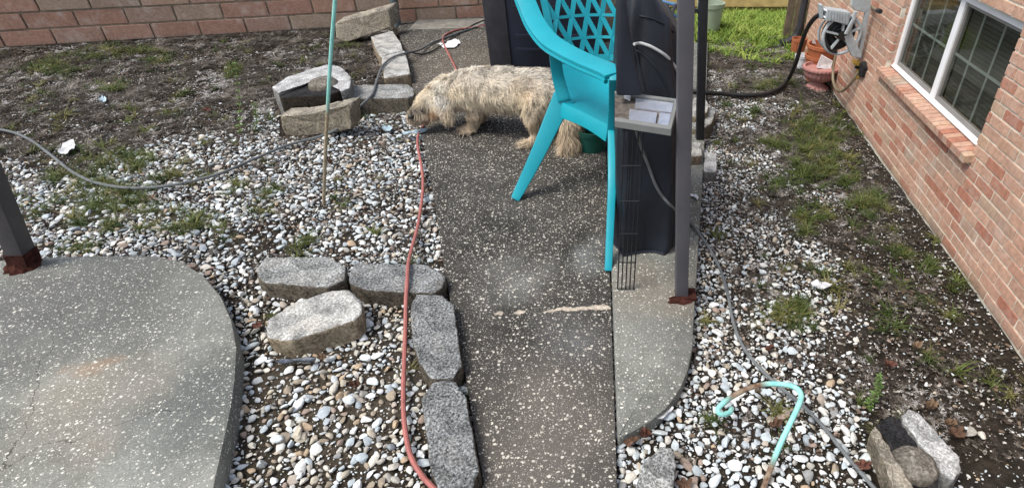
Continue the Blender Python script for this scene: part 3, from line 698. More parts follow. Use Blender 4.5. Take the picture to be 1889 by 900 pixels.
gd = plate([(1513, 10), (1519, 10), (1519, 34), (1514, 37)], rY - .01, .04, "hose_guide", M['reelgrey'], RE)
for vv in (16, 30): MB().tube([PY(1518, vv, rY), PY(1527, vv + 6, rY - .02)], .004, 8).build("guide_rod", M['white'], gd)
plate([(1572, 37), (1576, 39), (1563, 65), (1558, 64)], rY - .045, .012, "crank", M['reelgrey'], RE)
wc = PY(1551, 64, rY); R_ = .088
def ringpts(c, r, n=36, rx=1.0): return [c + Vector((math.cos(2 * math.pi * k / n) * r * rx, 0, math.sin(2 * math.pi * k / n) * r)) for k in range(n + 1)]
wheel = MB().tube(ringpts(wc + Vector((0, -.012, 0)), R_), .0085, 8, False).build("wheel_rim", M['reelgrey'], RE, smooth=True)
MB().tube([wc + Vector((0, -.03, 0)), wc + Vector((0, .05, 0))], .022, 16).build("hub", M['blackhose'], RE, smooth=True)
for k in range(5):
    a = 2 * math.pi * k / 5 + .4; dv = Vector((math.cos(a), 0, math.sin(a)))
    MB().bar(wc + dv * .018 + Vector((0, -.014, 0)), wc + dv * (R_ - .003) + Vector((0, -.014, 0)), .008, .018, (0, 1, 0)).build("spoke", M['reelgrey'], wheel)
MB().tube(ringpts(wc + Vector((0, .055, 0)), R_), .006, 8, False).build("wheel_rim", M['reelgrey'], RE, smooth=True)
cm = MB()
for rr, yy_ in ((.044, .008), (.044, .028), (.056, .018), (.056, .036), (.068, .026), (.068, .042), (.034, .02)):
    cm.tube(ringpts(wc + Vector((0, yy_, 0)), rr), .0105, 8, False)
cm.build("hose_coil", M['blackhose'], RE, smooth=True)
lp = [PY(1528, 45, rY + .02), PY(1522, 62, rY), PY(1523, 80, rY - .01), PY(1531, 92, rY - .015), PY(1543, 96, rY - .015)]
MB().tube(spline(lp, 6), .010, 8).build("hose_loop", M['blackhose'], RE, smooth=True)
# leader hose, foam sealed outlet, spigot
lead = [PW(1543, 88, .05), PW(1541, 105, .05), PW(1537, 128, .05), PW(1537, 150, .05), PW(1543, 165, .05), PW(1552, 169, .05), PW(1563, 161, .04), PW(1574, 148, .03), PW(1583, 133, .02)]
tag(MB().tube(spline(lead, 6), .0072, 8).build("leader_hose", M['tanhose'], smooth=True), "tan leader hose drooping from the reel to the foam sealed wall outlet", "hose")
OUT = empty("wall_outlet", PW(1585, 128, .005)); tag(OUT, "black wall outlet ringed with smeared yellow foam on the brick wall", "outlet")
def splat(px, off, th, name, m, parent, seed):
    pts = resample([PW(u, v, off) for u, v in px], 30); c = sum(pts, Vector()) / 30
    pts = [p + (p - c) * .18 * nz(p, 60, seed) for p in pts]; return MB().prism(pts, -WN * th).build(name, m, parent, bevel=.0015)
splat([(1570, 112), (1582, 110), (1590, 120), (1589, 136), (1580, 148), (1576, 140), (1580, 128)], .003, .006, "foam", M['foam'], OUT, 2)
splat([(1585, 119), (1591, 114), (1594, 126), (1590, 140), (1584, 143), (1583, 132)], .018, .022, "outlet_box", M['blackmetal'], OUT, 5)
MB().tube([PW(1578, 124, .03), PW(1586, 126, .005)], .008, 8).build("hose_end", M['blackhose'], OUT)
SPG = empty("wall_spigot", PW(1618, 16, .0)); tag(SPG, "short pipe spigot poking out of the brick wall right of the reel", "spigot")
MB().tube([PW(1608, 12, .0), PW(1611, 15, .03), PW(1619, 20, .045)], .007, 10).build("pipe", M['tanhose'], SPG, smooth=True)
MB().tube([PW(1619, 20, .045), PW(1624, 22, .05)], .010, 10).build("nozzle", M['blackmetal'], SPG)
# ------------------------------------------------------------------ pots by the wall
def pot(name, c, rt, rb, h, m, label, rim=.012, ribs=0, amp=0.0, n=36, cat="flower pot", lean=(0, 0)):
    prof = [(rb, 0, 1), (rb + (rt - rb) * .5, h * .5, 1), (rt * .94, h - rim * 1.6, 1), (rt, h - rim * 1.5, 0), (rt * 1.02, h, 0), (rt * .9, h, 0), (rt * .86, h * .6, 0), (rb * .8, h * .15, 0)]
    o = MB().lathe(prof, (0, 0, 0), n, ribs, amp, lean).build(name, m, smooth=True, sharp=35); o.location = c
    return tag(o, label, cat)
ub = PZ(1506, 163, 0); uy = ub.y; sc_u = .092
ur = empty("urn_planter", ub); tag(ur, "pink fluted urn planter on a flared foot with a board stuck in it", "planter")
mb = MB().lathe([(.066, -.01, 1), (.066, .006, 1), (.052, .016, 1), (.030, .034, .6), (.028, .042, .3)], ub, 72, 18, .05); mb.build("foot", M['pink'], ur, smooth=True, sharp=50)
mb = MB().lathe([(.028, .042, 0), (.05, .048, .6), (.074, .062, 1), (.084, .085, 1), (.086, .106, 1), (.084, .112, 0), (.078, .106, 0), (.07, .08, 0)], ub, 90, 20, .028); mb.build("bowl", M['pink'], ur, smooth=True, sharp=50)
mb = MB().lathe([(.084, .108, 1), (.097, .110, 1), (.101, .118, 1), (.097, .127, 1), (.086, .128, 1), (.082, .112, 0)], ub, 120, 30, .018); mb.build("rim", M['pink'], ur, smooth=True, sharp=50)
bd = [PY(1506, 125, uy - .01), PY(1515, 103, uy + .02), PY(1536, 115, uy + .03), PY(1532, 130, uy - .0)]
tag(MB().prism(bd, (.004, .012, .004)).build("board", M['paper'], bevel=.001), "off white board leaning inside the pink urn", "board")
tb = PZ(1500, 158, 0) + Vector((.045, .095, 0))
pot("flower_pot", tb, .090, .060, .15, M['terracotta'], "lower of two nested orange terracotta pots, behind the pink urn")
pot("flower_pot", tb + Vector((.010, .0, .085)), .100, .07, .125, M['terracotta'], "upper orange terracotta pot sitting inside another behind the pink urn")
rp = PZ(1478, 128, 0) + Vector((.0, .05, 0))
pot("flower_pot", rp + Vector((.02, .14, .06)), .048, .040, .08, M['terracotta'], "small ribbed orange pot atop the whitish pot, left of the stacked terracotta pots", ribs=20, amp=.05, n=80)
pot("flower_pot", PZ(1478, 132, 0) + Vector((.01, .06, 0)), .045, .040, .085, M['paper'], "whitish pot holding up the small ribbed orange one", n=24)
sc1 = [PY(1498, 80, uy + .2), PY(1502, 72, uy + .2), PY(1506, 82, uy + .2)]
tag(MB().prism(sc1, (0, .003, .002)).build("paper_scrap", M['paper']), "tiny white scrap sticking up from the upper terracotta pot", "scrap")
# downspout, splash plank, fence and gate
dsx = S_END - .02
DS = empty("downspout", WL(dsx, 0, .03)); tag(DS, "black downspout at the far corner of the brick wall with a kicked out foot", "downspout")
MB().tube(spline([WL(dsx, 1.3, .03), WL(dsx, .6, .03), WL(dsx, .12, .03)], 4), .024, 8).build("pipe", M['charcoal'], DS, smooth=True)
MB().tube(spline([WL(dsx, .13, .03), WL(dsx, .07, .045), WL(dsx - .02, .035, .10), WL(dsx - .03, .03, .15)], 4), .026, 8).build("elbow", M['charcoal'], DS, smooth=True)
a, b = PZ(1418, 72, .015), PZ(1470, 72, .015)
tag(MB().box((a + b) / 2, b - a, Vector((0, .07, 0)), Vector((0, 0, .03))).build("plank", M['greywood'], bevel=.003), "grey wooden plank lying on the ground by the downspout", "plank")
FY = PZ(1400, 27, 0).y
FE = empty("wooden_fence", Vector((1.3, FY, 0))); tag(FE, "yellowish wooden board fence beyond the far lawn", "fence")
x = .25; 
while x < 3.2:
    hb = 1.0 + random.uniform(-.02, .02)
    MB().box((x + .055, FY + random.uniform(-.004, .004), hb / 2), (.112, 0, 0), (0, .016, 0), (0, 0, hb)).build("fence_board", M['fence'], FE); x += .118
for zz in (.10, .55): MB().box((1.7, FY - .03, zz), (2.9, 0, 0), (0, .035, 0), (0, 0, .06)).build("fence_rail", M['fence'], FE)
GA = empty("side_gate", WL(S_END + .12, 0, .06)); tag(GA, "old brown wooden gate post and boards next to the downspout", "gate")
for k in range(2):
    q = WL(S_END + .1 + k * .004, .45, .03 + k * .055); MB().box(q, (.05, 0, 0), (0, .016, 0), (0, 0, .9)).build("gate_board", M['oldwood'], GA)

# far left of the right yard: pot, blue chair frame, tarp
gp = PZ(1306, 62, 0)
pot("flower_pot", gp, .10, .072, .22, M['palegreen'], "pale green plastic pot at the far end of the right slab", rim=.02)
tp = [PZ(1306, 66, .012), PZ(1322, 70, .02), PZ(1340, 76, .006), (PZ(1334, 80, .004)), PZ(1316, 76, .015), PZ(1304, 72, .008)]
tag(MB().prism(tp, (0, 0, -.012)).build("tarp", M['tarp']), "crumpled strip of blue tarp on the ground by the pale green pot", "tarp")
bc = empty("lawn_chair", Vector((.27, 2.9, ZR))); tag(bc, "light blue metal tube lawn chair partly hidden behind the black cover", "chair")
def tb_(pts, nm, r=.009, m='blue'): MB().tube(spline(pts, 4), r, 8).build(nm, M[m], bc, smooth=True)
yb = 2.9
tb_([PY(1190, 8, yb), PY(1215, 18, yb), PY(1240, 28, yb), PY(1256, 34, yb)], "arm_tube")
tb_([PY(1196, -4, yb + .1), PY(1222, 4, yb + .1), PY(1256, 12, yb + .1)], "arm_tube")
tb_([PY(1226, 10, yb), PY(1232, 30, yb), PZ(1240, 60, .3)], "leg", .008, 'charcoal')
tb_([PY(1246, 10, yb + .05), PY(1238, 34, yb), PZ(1236, 70, .2)], "leg", .008, 'charcoal')
for q in ((.0, 0), (.34, .0), (.0, .3), (.34, .3)):
    tb_([Vector((.10 + q[0] * .6, 2.75 + q[1], .36)), Vector((.10 + q[0] * .6, 2.75 + q[1], ZR))], "leg")
MB().box((.2, 2.9, .36), (.24, 0, 0), (0, .34, 0), (0, 0, .02)).build("seat", M['blue'], bc, bevel=.005)

# ------------------------------------------------------------------ black grill cover, wire panel, framed panel
CV = empty("grill_cover", PZ(1190, 465, ZR)); tag(CV, "large black fabric cover draped over a grill on the right slab behind the grey post", "cover")
def cover_mesh():
    yf = PZ(1190, 468, ZR).y; N = 72; vs = []; fs = []
    lev = [(ZR, 0), (.06, .01), (.12, .02), (.2, .03), (.3, .04), (.4, .05), (.5, .06), (.6, .08), (.68, .10), (.76, .12), (.82, .16), (.85, .22)]
    xl, xr0 = SEAM + .014, PZ(1250, 445, ZR).x
    for li, (z, ins) in enumerate(lev):
        k = z / .8
        xr = xr0 - .022 * k - (.02 if li == 0 else 0); y0 = yf + .02 * k + ins * .35 * (k > .7) ; y1 = yf + .55 - ins * .4
        if k > .8: xr -= (k - .8) * .05
        x0 = xl + (.0 if k < .8 else (k - .8) * .05)
        cx, cy = (x0 + xr) / 2, (y0 + y1) / 2; hx, hy = (xr - x0) / 2, (y1 - y0) / 2
        for j in range(N):
            t = 2 * math.pi * j / N; e = .38 if k < .8 else .5
            px_ = math.copysign(abs(math.cos(t)) ** e, math.cos(t)); py_ = math.copysign(abs(math.sin(t)) ** e, math.sin(t))
            fold = .010 * math.sin(t * 9 + 1.5 * k + 2 * nz((t, k, 0), 2)) * (1 - k * .6) + .020 * nz((math.cos(t) * 3, math.sin(t) * 3, k * 4), 1.1, 5) + .006 * abs(nz((t * 2, k * 7, 1), 1.7, 15))
            if px_ < -.6: fold *= .25
            vs.append((cx + px_ * (hx + fold), cy + py_ * (hy + fold), z * (1 - .08 * max(0, px_ + .35) * max(0, k - .45) / .55 * 1.35) + .016 * nz((px_, py_, k), 2.6, 2) * (li > 2)))
    L_ = len(lev)
    fs = [(i * N + j, i * N + (j + 1) % N, (i + 1) * N + (j + 1) % N, (i + 1) * N + j) for i in range(L_ - 1) for j in range(N)] + [tuple(range((L_ - 1) * N, L_ * N))]
    mb = MB(); mb.add(vs, fs); return mb
cvm = cover_mesh()
from mathutils.bvhtree import BVHTree
CVB = BVHTree.FromPolygons([Vector(p) for p in cvm.v], cvm.f)
def on_cover(u, v, off=.004, fb=1.55):
    d = ray(u, v); h, nrm, *_ = CVB.ray_cast(CAM, d)
    return (h + nrm * (off if nrm.dot(d) < 0 else -off)) if h is not None and h.y < 2.4 else PY(u, v, fb)
for seq in ([(1172, 92), (1190, 104), (1208, 124), (1222, 146), (1234, 172), (1240, 190)], [(1180, 30), (1200, 34), (1222, 44), (1244, 60)], [(1176, 250), (1182, 300), (1184, 360), (1186, 420), (1187, 455)], [(1160, 30), (1172, 90), (1186, 150), (1190, 168)]):
    MB().tube(spline([on_cover(u, v, .0006) for u, v in seq], 5), .0028, 6).build("seam", M['flap'], CV, smooth=True)
hemp = [Vector(p) + Vector((0, -.002, .004)) for p in cvm.v[:72]]
MB().tube(hemp + [hemp[0]], .006, 6, False).build("hem", M['flap'], CV, smooth=True)
cvm.build("cover_body", M['cover'], CV, smooth=True, sharp=60)
fl = [PY(1137, -10, 1.50), PY(1154, -10, 1.50), PY(1160, 40, 1.49), PY(1170, 110, 1.48), PY(1186, 178, 1.46), PY(1137, 178, 1.46)]
MB().prism(fl, (0, .03, 0)).build("hanging_flap", M['flap'], CV, bevel=.008, smooth=True)
wr = [on_cover(1168, 78, .03), on_cover(1175, 79, .012), on_cover(1188, 81), on_cover(1205, 88), on_cover(1228, 104), on_cover(1243, 122), on_cover(1252, 137)]
tag(MB().tube(spline(wr, 6), .0042, 8).build("white_cable", M['whitecord'], smooth=True), "thin white cable lying across the front of the black cover", "cable")
WP_ = empty("wire_panel", PZ(1155, 535, ZR)); tag(WP_, "black wire pet crate panel standing in front of the black cover", "crate panel")
wy = PZ(1155, 533, ZR).y; wx0, wx1 = SEAM + .02, PZ(1169, 533, ZR).x; wzt = PY(1155, 234, wy).z
for k in range(5):
    x_ = wx0 + (wx1 - wx0) * k / 4; MB().tube([(x_, wy, ZR), (x_ + .006, wy + .002, wzt)], .0022, 6).build("upright_wire", M['blackmetal'], WP_)
for vv in (533, 483, 430, 370, 305, 240):
    z_ = PY(1155, vv, wy).z; MB().tube([(wx0, wy - .003, z_), (wx1 + .004, wy - .003, z_)], .002, 6).build("cross_wire", M['blackmetal'], WP_)
# framed panel of foil strips lying on top of the crate panel
FPc = [PZ(1134, 226, .585), PZ(1238, 242, .585), PZ(1252, 186, .60), PZ(1134, 171, .60)]
FP = empty("framed_panel", sum(FPc, Vector()) / 4); tag(FP, "grey framed shallow panel of silvery foil strips lying on the wire crate panel", "panel")
ex, ey = (FPc[1] - FPc[0]), (FPc[3] - FPc[0])
up_ = ex.cross(ey).normalized()
def fpq(a, b): 
    p = FPc[0].lerp(FPc[1], a); q = FPc[3].lerp(FPc[2], a); return p.lerp(q, b)
def fpbox(a0, a1, b0, b1, z0, z1): return MB().hexa([fpq(a0, b0) + up_ * z0, fpq(a1, b0) + up_ * z0, fpq(a1, b1) + up_ * z0, fpq(a0, b1) + up_ * z0, fpq(a0, b0) + up_ * z1, fpq(a1, b0) + up_ * z1, fpq(a1, b1) + up_ * z1, fpq(a0, b1) + up_ * z1])
fpbox(.0, 1, 0, .11, -.014, .005).build("frame_side", M['panelframe'], FP, bevel=.0015)
fpbox(.0, 1, .93, 1, -.014, .005).build("frame_side", M['panelframe'], FP, bevel=.0015)
fpbox(.94, .999, .111, .929, -.014, .0045).build("frame_side", M['panelframe'], FP, bevel=.0015)
fpbox(.0, .939, .111, .929, -.012, -.006).build("backing", M['felt'], FP)
for (a0, a1, b0, b1) in ((.34, .93, .58, .91), (.25, .71, .17, .51), (.75, .93, .17, .53)):
    fpbox(a0, a1, b0, b1, -.0055, -.001).build("foil_strip", M['foil'], FP)
sc2 = [fpq(.15, .86), fpq(.18, .95), fpq(.26, .90), fpq(.25, .78), fpq(.2, .83)]
MB().prism([p + up_ * .004 for p in sc2], up_ * -.006).build("paper_tag", M['paper'], FP)

# ------------------------------------------------------------------ dark storage box and conduit at the back
BX = empty("storage_box", PZ(960, 128, ZP)); tag(BX, "tall dark charcoal and navy storage box behind the dog and the turquoise chair", "storage box")
b0 = PZ(907, 122, ZP); by = b0.y; bxr = .02; bz = .78
mb = MB(); mb.hexa([(b0.x, by, ZP), (bxr, by - .05, ZP), (bxr, by + .8, ZP), (b0.x + .14, by + .95, ZP), (b0.x - .02, by, bz), (bxr, by - .05, bz), (bxr, by + .8, bz), (b0.x + .12, by + .95, bz)])
mb.build("box_body", M['navy'], BX, bevel=.012, smooth=True)
mb = MB(); mb.hexa([(b0.x - .006, by - .012, ZP), (b0.x + .13, by - .020, ZP), (b0.x + .13, by + .05, ZP), (b0.x - .006, by + .05, ZP), (b0.x - .028, by - .012, bz + .01), (b0.x + .11, by - .02, bz + .01), (b0.x + .11, by + .05, bz + .01), (b0.x - .028, by + .05, bz + .01)])
mb.build("lit_face_panel", M['charcoal'], BX, bevel=.01, smooth=True)  # paler charcoal paints the box's lit left face against the navy
for zz in (.12, .2, .36): MB().box(((b0.x + .15 + bxr) / 2 , by - .045 - .015, ZP + zz), (bxr - b0.x - .19, -.0, 0), (0, .02, 0), (0, 0, .012)).build("louvre", M['navy'], BX)
cp = PZ(735, 52, 0)
tag(MB().tube([cp, cp + Vector((.004, .0, 1.2))], .028, 12).build("conduit_pipe", M['conduit'], smooth=True), "grey conduit pipe rising against the back brick wall right of the tilted block", "pipe")
dg = PZ(1092, 285, ZP)
pot("plant_pot", Vector((dg.x, dg.y + .06, ZP)), .075, .055, .10, M['darkgreen'], "dark green plastic pot on the path behind the dog's tail under the chair")

# ------------------------------------------------------------------ turquoise chair
CH = empty("plastic_chair", PZ(1040, 380, ZP)); tag(CH, "turquoise plastic armchair with lattice back standing over the dog's rear", "chair")
def ribbon(mb, cen, wvec, tvec):
    """strip swept along CEN with half width WVEC and thickness TVEC per point"""
    vs = []; n = len(cen)
    for p, w_, t_ in zip(cen, wvec, tvec): vs += [p - w_ - t_, p + w_ - t_, p + w_ + t_, p - w_ + t_]
    fs = [(4 * i + j, 4 * i + (j + 1) % 4, 4 * i + 4 + (j + 1) % 4, 4 * i + 4 + j) for i in range(n - 1) for j in range(4)] + [(3, 2, 1, 0), (4 * n - 4, 4 * n - 3, 4 * n - 2, 4 * n - 1)]
    mb.add(vs, fs); return mb
zs = .36
cC = PZ(1038, 192, zs); cD = PZ(1124, 234, zs); cB = PZ(1032, 121, zs + .03); 
cE = Vector((SEAM + .16, cD.y + .16, zs)); cF = Vector((SEAM + .10, cB.y + .02, zs + .03))
# seat: a dished sheet with a thick rolled edge
mb = MB(); nu, nv = 14, 14; vs = []
for j in range(nv + 1):
    for i in range(nu + 1):
        a, b = i / nu, j / nv
        p = (cC.lerp(cD, a)).lerp(cB.lerp(cF, a), b)
        p = p + Vector((0, 0, -.022 * (math.sin(math.pi * min(1, b * 1.1)) * math.sin(math.pi * (a * .5 + .25)) - .2)))
        vs.append(p)
nvx = len(vs); vs2 = vs + [p + Vector((0, 0, -.012)) for p in vs]
fs = []
W_ = nu + 1
for j in range(nv):
    for i in range(nu):
        q = (j * W_ + i, j * W_ + i + 1, (j + 1) * W_ + i + 1, (j + 1) * W_ + i); fs += [q, tuple(x + nvx for x in reversed(q))]
mb.add(vs2, fs); 
mb.build("seat", M['teal'], CH, smooth=True, sharp=50)
# front apron under the near seat edge
ap_t = [cC.lerp(cD, k / 8) for k in range(9)]; sd_ = (cD - cC).normalized(); outn = Vector((sd_.y, -sd_.x, 0))
if outn.y > 0: outn = -outn
mb = MB(); cen = []; wv_ = []; tv_ = []
for k, p in enumerate(ap_t):
    hgt = .058 - .012 * math.sin(math.pi * k / 8); cen.append(p + Vector((0, 0, -hgt / 2 + .006)) + outn * .005); wv_.append(Vector((0, 0, hgt / 2)) + outn * -.006); tv_.append(outn * .006)
ribbon(mb, cen, wv_, tv_); mb.build("apron", M['teal'], CH, bevel=.004, smooth=True)
# legs
def legmesh(pts, wds, tck, nm="leg"):
    mb = MB(); cen = spline(pts, 5); n = len(cen)
    for q in range(n): pass
    W = []; T = []
    for i in range(n):
        f = i / (n - 1); d = (cen[min(i + 1, n - 1)] - cen[max(i - 1, 0)]).normalized()
        s_ = d.cross(Vector((0, -1, .35))).normalized(); wd = wds[0] + (wds[1] - wds[0]) * f ** .8
        W.append(s_ * wd / 2); T.append(s_.cross(d).normalized() * tck / 2)
    ribbon(mb, cen, W, T); return mb.build(nm, M['teal'], CH, bevel=.006, smooth=True)
f1 = PZ(950, 368, ZP)
legmesh([PZ(1041, 178, zs + .02), PZ(1020, 222, zs - .06), PZ(993, 282, .19), PZ(968, 333, .09), f1], (.085, .034), .032)
f2 = PZ(1122, 500, ZP)
legmesh([PZ(1129, 240, zs), PZ(1129, 330, .26), PZ(1126, 410, .15), f2], (.03, .024), .03)
legmesh([Vector((cF.x - .03, cF.y - .03, zs)), Vector((cF.x - .02, cF.y + .03, ZP))], (.04, .03), .03)
legmesh([Vector((cE.x, cE.y, zs)), Vector((cE.x + .01, cE.y - .01, ZP))], (.04, .03), .03)
# arm and back rim: one broad band
rim_px = [(960, -70, 2.42), (962, -25, 2.36), (976, 16, 2.27), (990, 46, 2.19), (1012, 74, 2.10), (1040, 93, 2.02), (1078, 112, 1.90), (1119, 129, 1.78), (1134, 139, 1.73)]
rc = spline([PY(*q) for q in rim_px], 5); n = len(rc); mb = MB(); W = []; T = []
for i in range(n):
    d = (rc[min(i + 1, n - 1)] - rc[max(i - 1, 0)]).normalized(); toc = (CAM - rc[i]).normalized()
    nn = (Vector((0, -.35, 1)) - d * Vector((0, -.35, 1)).dot(d)).normalized()
    s_ = d.cross(nn).normalized(); W.append(s_ * (.036 - .004 * abs(i / n - .5))); T.append(nn * .008)
ribbon(mb, rc, W, T); mb.build("arm_rim", M['teal'], CH, bevel=.005, smooth=True)
edge = MB(); c2 = [p - W[i] * .9 - T[i] * 1.5 for i, p in enumerate(rc)]; c3 = [p + W[i] * .9 - T[i] * 1.5 for i, p in enumerate(rc)]
edge.tube(c2, .008, 6); edge.tube(c3, .008, 6); edge.build("rim_lip", M['teal'], CH, smooth=True)
# near front arm support, joining the leg
legmesh([PY(1134, 141, 1.725), PZ(1132, 190, .47), PZ(1129, 240, zs)], (.034, .034), .03, "arm_support")
# rear corner support from the seat to the rim
legmesh([PZ(1041, 186, zs + .01), PZ(1029, 140, zs + .10), PY(1023, 90, 2.06)], (.05, .040), .022, "arm_support")
# lattice back: curved surface from the seat's rear edge to the rim
def back_pt(a, b):
    p0 = cB.lerp(cF + Vector((.02, .04, 0)), a); bow = math.sin(math.pi * a) * .04
    lean_v = Vector((-.10, .16, .46))
    return p0 + Vector((-.01, .02 + bow, 0)) + lean_v * b + Vector((0, 0, 0))
def strip(a0, b0_, a1, b1_, nm, parent, wd=.0095):
    pts = [back_pt(a0 + (a1 - a0) * k / 6, b0_ + (b1_ - b0_) * k / 6) for k in range(7)]
    W = []; T = []
    for k in range(7):
        d = (pts[min(k + 1, 6)] - pts[max(k - 1, 0)]).normalized(); nn = Vector((.25, -.9, .3)).normalized(); s_ = d.cross(nn).normalized()
        W.append(s_ * wd); T.append(nn * .004)
    return ribbon(MB(), pts, W, T).build(nm, M['teal'], CH if parent is None else parent)
bk = strip(0, 0, 0, 1.1, "back_frame", None, .014); strip(1, 0, 1, 1.1, "back_rib", bk, .014); strip(0, .01, 1, .01, "back_rib", bk, .014); strip(0, 1.1, 1, 1.1, "back_rib", bk, .02)
NA = 5; NBk = 6
for k in range(NA + 2):
    for sgn in (1, -1):
        a0 = (k - .5) / NA; a1 = a0 + sgn * .62
        lo, hi = 0.0, 1.1
        def clipt(a0, a1):
            t0, t1 = 0.0, 1.0
            for bound, s2 in ((0, 1), (1, -1)):
                va, vb = s2 * (a0 - bound), s2 * (a1 - bound)
                if va < 0 and vb < 0: return None
                if va < 0: t0 = max(t0, va / (va - vb))
                if vb < 0: t1 = min(t1, va / (va - vb))
            return (t0, t1) if t1 - t0 > .05 else None
        c_ = clipt(a0, a1)
        if c_: strip(a0 + (a1 - a0) * c_[0], 1.1 * c_[0], a0 + (a1 - a0) * c_[1], 1.1 * c_[1], "lattice_rib", bk)
for k in range(1, NBk): strip(0, 1.1 * k / NBk, 1, 1.1 * k / NBk, "lattice_rib", bk, .006)

# ------------------------------------------------------------------ dog
DG = empty("dog", PZ(880, 240, ZP)); tag(DG, "shaggy cream and grey dog sniffing the ground by the red cord on the dark path", "dog")
body_c = [  # pixel u, v, depth, radius, flatten(x,y,z)
    ((850, 166), 2.62, .082), ((872, 164), 2.61, .090), ((895, 164), 2.59, .097), ((925, 165), 2.57, .098), ((955, 167), 2.55, .093), ((985, 168), 2.52, .094), ((1008, 170), 2.50, .092), ((1028, 174), 2.48, .078),
    ((832, 170), 2.63, .078), ((816, 178), 2.63, .072), ((802, 187), 2.62, .069), ((793, 193), 2.61, .062), ((781, 205), 2.595, .046), ((769, 213), 2.58, .036), ((764, 216), 2.57, .030),
    ((873, 192), 2.58, .042), ((874, 208), 2.57, .033), ((874, 222), 2.57, .027), ((871, 233), 2.57, .024), ((862, 239), 2.56, .022), ((854, 240), 2.55, .019),
    ((885, 196), 2.70, .036), ((886, 212), 2.70, .027), ((884, 226), 2.70, .023), ((876, 231), 2.69, .021),
    ((990, 188), 2.46, .062), ((984, 206), 2.45, .048), ((982, 222), 2.44, .035), ((988, 238), 2.45, .026), ((988, 252), 2.44, .022), ((980, 263), 2.42, .021), ((968, 267), 2.41, .019),
    ((1010, 200), 2.58, .05), ((1012, 222), 2.58, .033), ((1016, 240), 2.58, .024), ((1010, 252), 2.57, .022),
    ((1040, 186), 2.44, .035), ((1048, 205), 2.42, .027), ((1050, 226), 2.40, .024), ((1048, 248), 2.38, .022), ((1046, 266), 2.36, .016)]
bm = bmesh.new(); prevp = None
chains = [list(range(8)), [0] + list(range(8, 15)), [1] + list(range(15, 21)), [1] + list(range(21, 25)), [6] + list(range(25, 32)), [6] + list(range(32, 36)), [7] + list(range(36, 41))]
C3 = [(PY(*q[0], q[1]), q[2]) for q in body_c]
for chn in chains:
    for a, b in zip(chn, chn[1:]):
        (pa, ra), (pb_, rb_) = C3[a], C3[b]; m_steps = max(2, int((pb_ - pa).length / .012))
        for k in range(m_steps + 1):
            f = k / m_steps
            bmesh.ops.create_icosphere(bm, subdivisions=2, radius=ra + (rb_ - ra) * f, matrix=Matrix.Translation(pa.lerp(pb_, f)))
for k in range(6): bmesh.ops.create_icosphere(bm, subdivisions=2, radius=1, matrix=Matrix.Translation(PY(812 + k * 2.6, 180 + k * 7, 2.548 - .006 * k)) @ Matrix.Diagonal((.030 + .004 * math.sin(k), .014, .022, 1)))
me = bpy.data.meshes.new("dog_raw"); bm.to_mesh(me); bm.free()
tmp = bpy.data.objects.new("dog_tmp", me); COL.objects.link(tmp)
rm = tmp.modifiers.new("remesh", 'REMESH'); rm.mode = 'VOXEL'; rm.voxel_size = .0075
sm_ = tmp.modifiers.new("smooth", 'SMOOTH'); sm_.factor = .5; sm_.iterations = 5
dgp = bpy.context.evaluated_depsgraph_get()
dme = bpy.data.meshes.new_from_object(tmp.evaluated_get(dgp)); dme.name = "dog_body"
bpy.data.objects.remove(tmp)
dme.polygons.foreach_set("use_smooth", [True] * len(dme.polygons))
def fur_mat():
    g = G('dog_fur'); v = g.n("NewGeometry", _o=0)
    wob = g.n("VectorMath", {"operation": 'ADD'}, i0=v, i1=g.n("VectorMath", {"operation": 'SCALE'}, i0=g.n("VectorMath", {"operation": 'SUBTRACT'}, i0=g.n("TexNoise", _o=1, Vector=v, Scale=14.0, Detail=3.0), i1=(.5, .5, .5)), Scale=.10))
    z = g.n("SeparateXYZ", _o=2, i0=wob)
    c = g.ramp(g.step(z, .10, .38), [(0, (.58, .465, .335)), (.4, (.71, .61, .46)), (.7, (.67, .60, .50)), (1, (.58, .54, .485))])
    for (u, vv, y, r0, r1, cc, am) in ((808, 172, 2.56, .02, .075, (.74, .70, .62), .8), (820, 200, 2.545, .02, .055, (.66, .66, .65), .9), (799, 214, 2.55, .0, .040, (.46, .21, .09), .85),
                                    (765, 212, 2.56, .012, .060, (.11, .092, .08), .92), (779, 206, 2.53, .0, .030, (.05, .03, .022), .95), (785, 220, 2.56, .0, .03, (.20, .10, .06), .8), (975, 170, 2.45, .0, .09, (.60, .43, .26), .6), (960, 195, 2.45, .0, .07, (.60, .47, .29), .5)):
        c = g.mix(g.math('MULTIPLY', g.blob(wob, PY(u, vv, y), r0, r1), am), c, cc)
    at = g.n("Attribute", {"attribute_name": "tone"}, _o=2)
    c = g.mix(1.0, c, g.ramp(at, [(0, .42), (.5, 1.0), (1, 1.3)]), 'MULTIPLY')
    g.col(c); g.rough(.8); g.b.inputs["Specular IOR Level"].default_value = .15
    return g.m
M['fur'] = fur_mat()
a_ = dme.attributes.new("tone", 'FLOAT', 'POINT'); a_.data.foreach_set("value", [.22] * len(dme.vertices))
dme.materials.clear(); link_mesh("body", dme, M['fur'], DG)
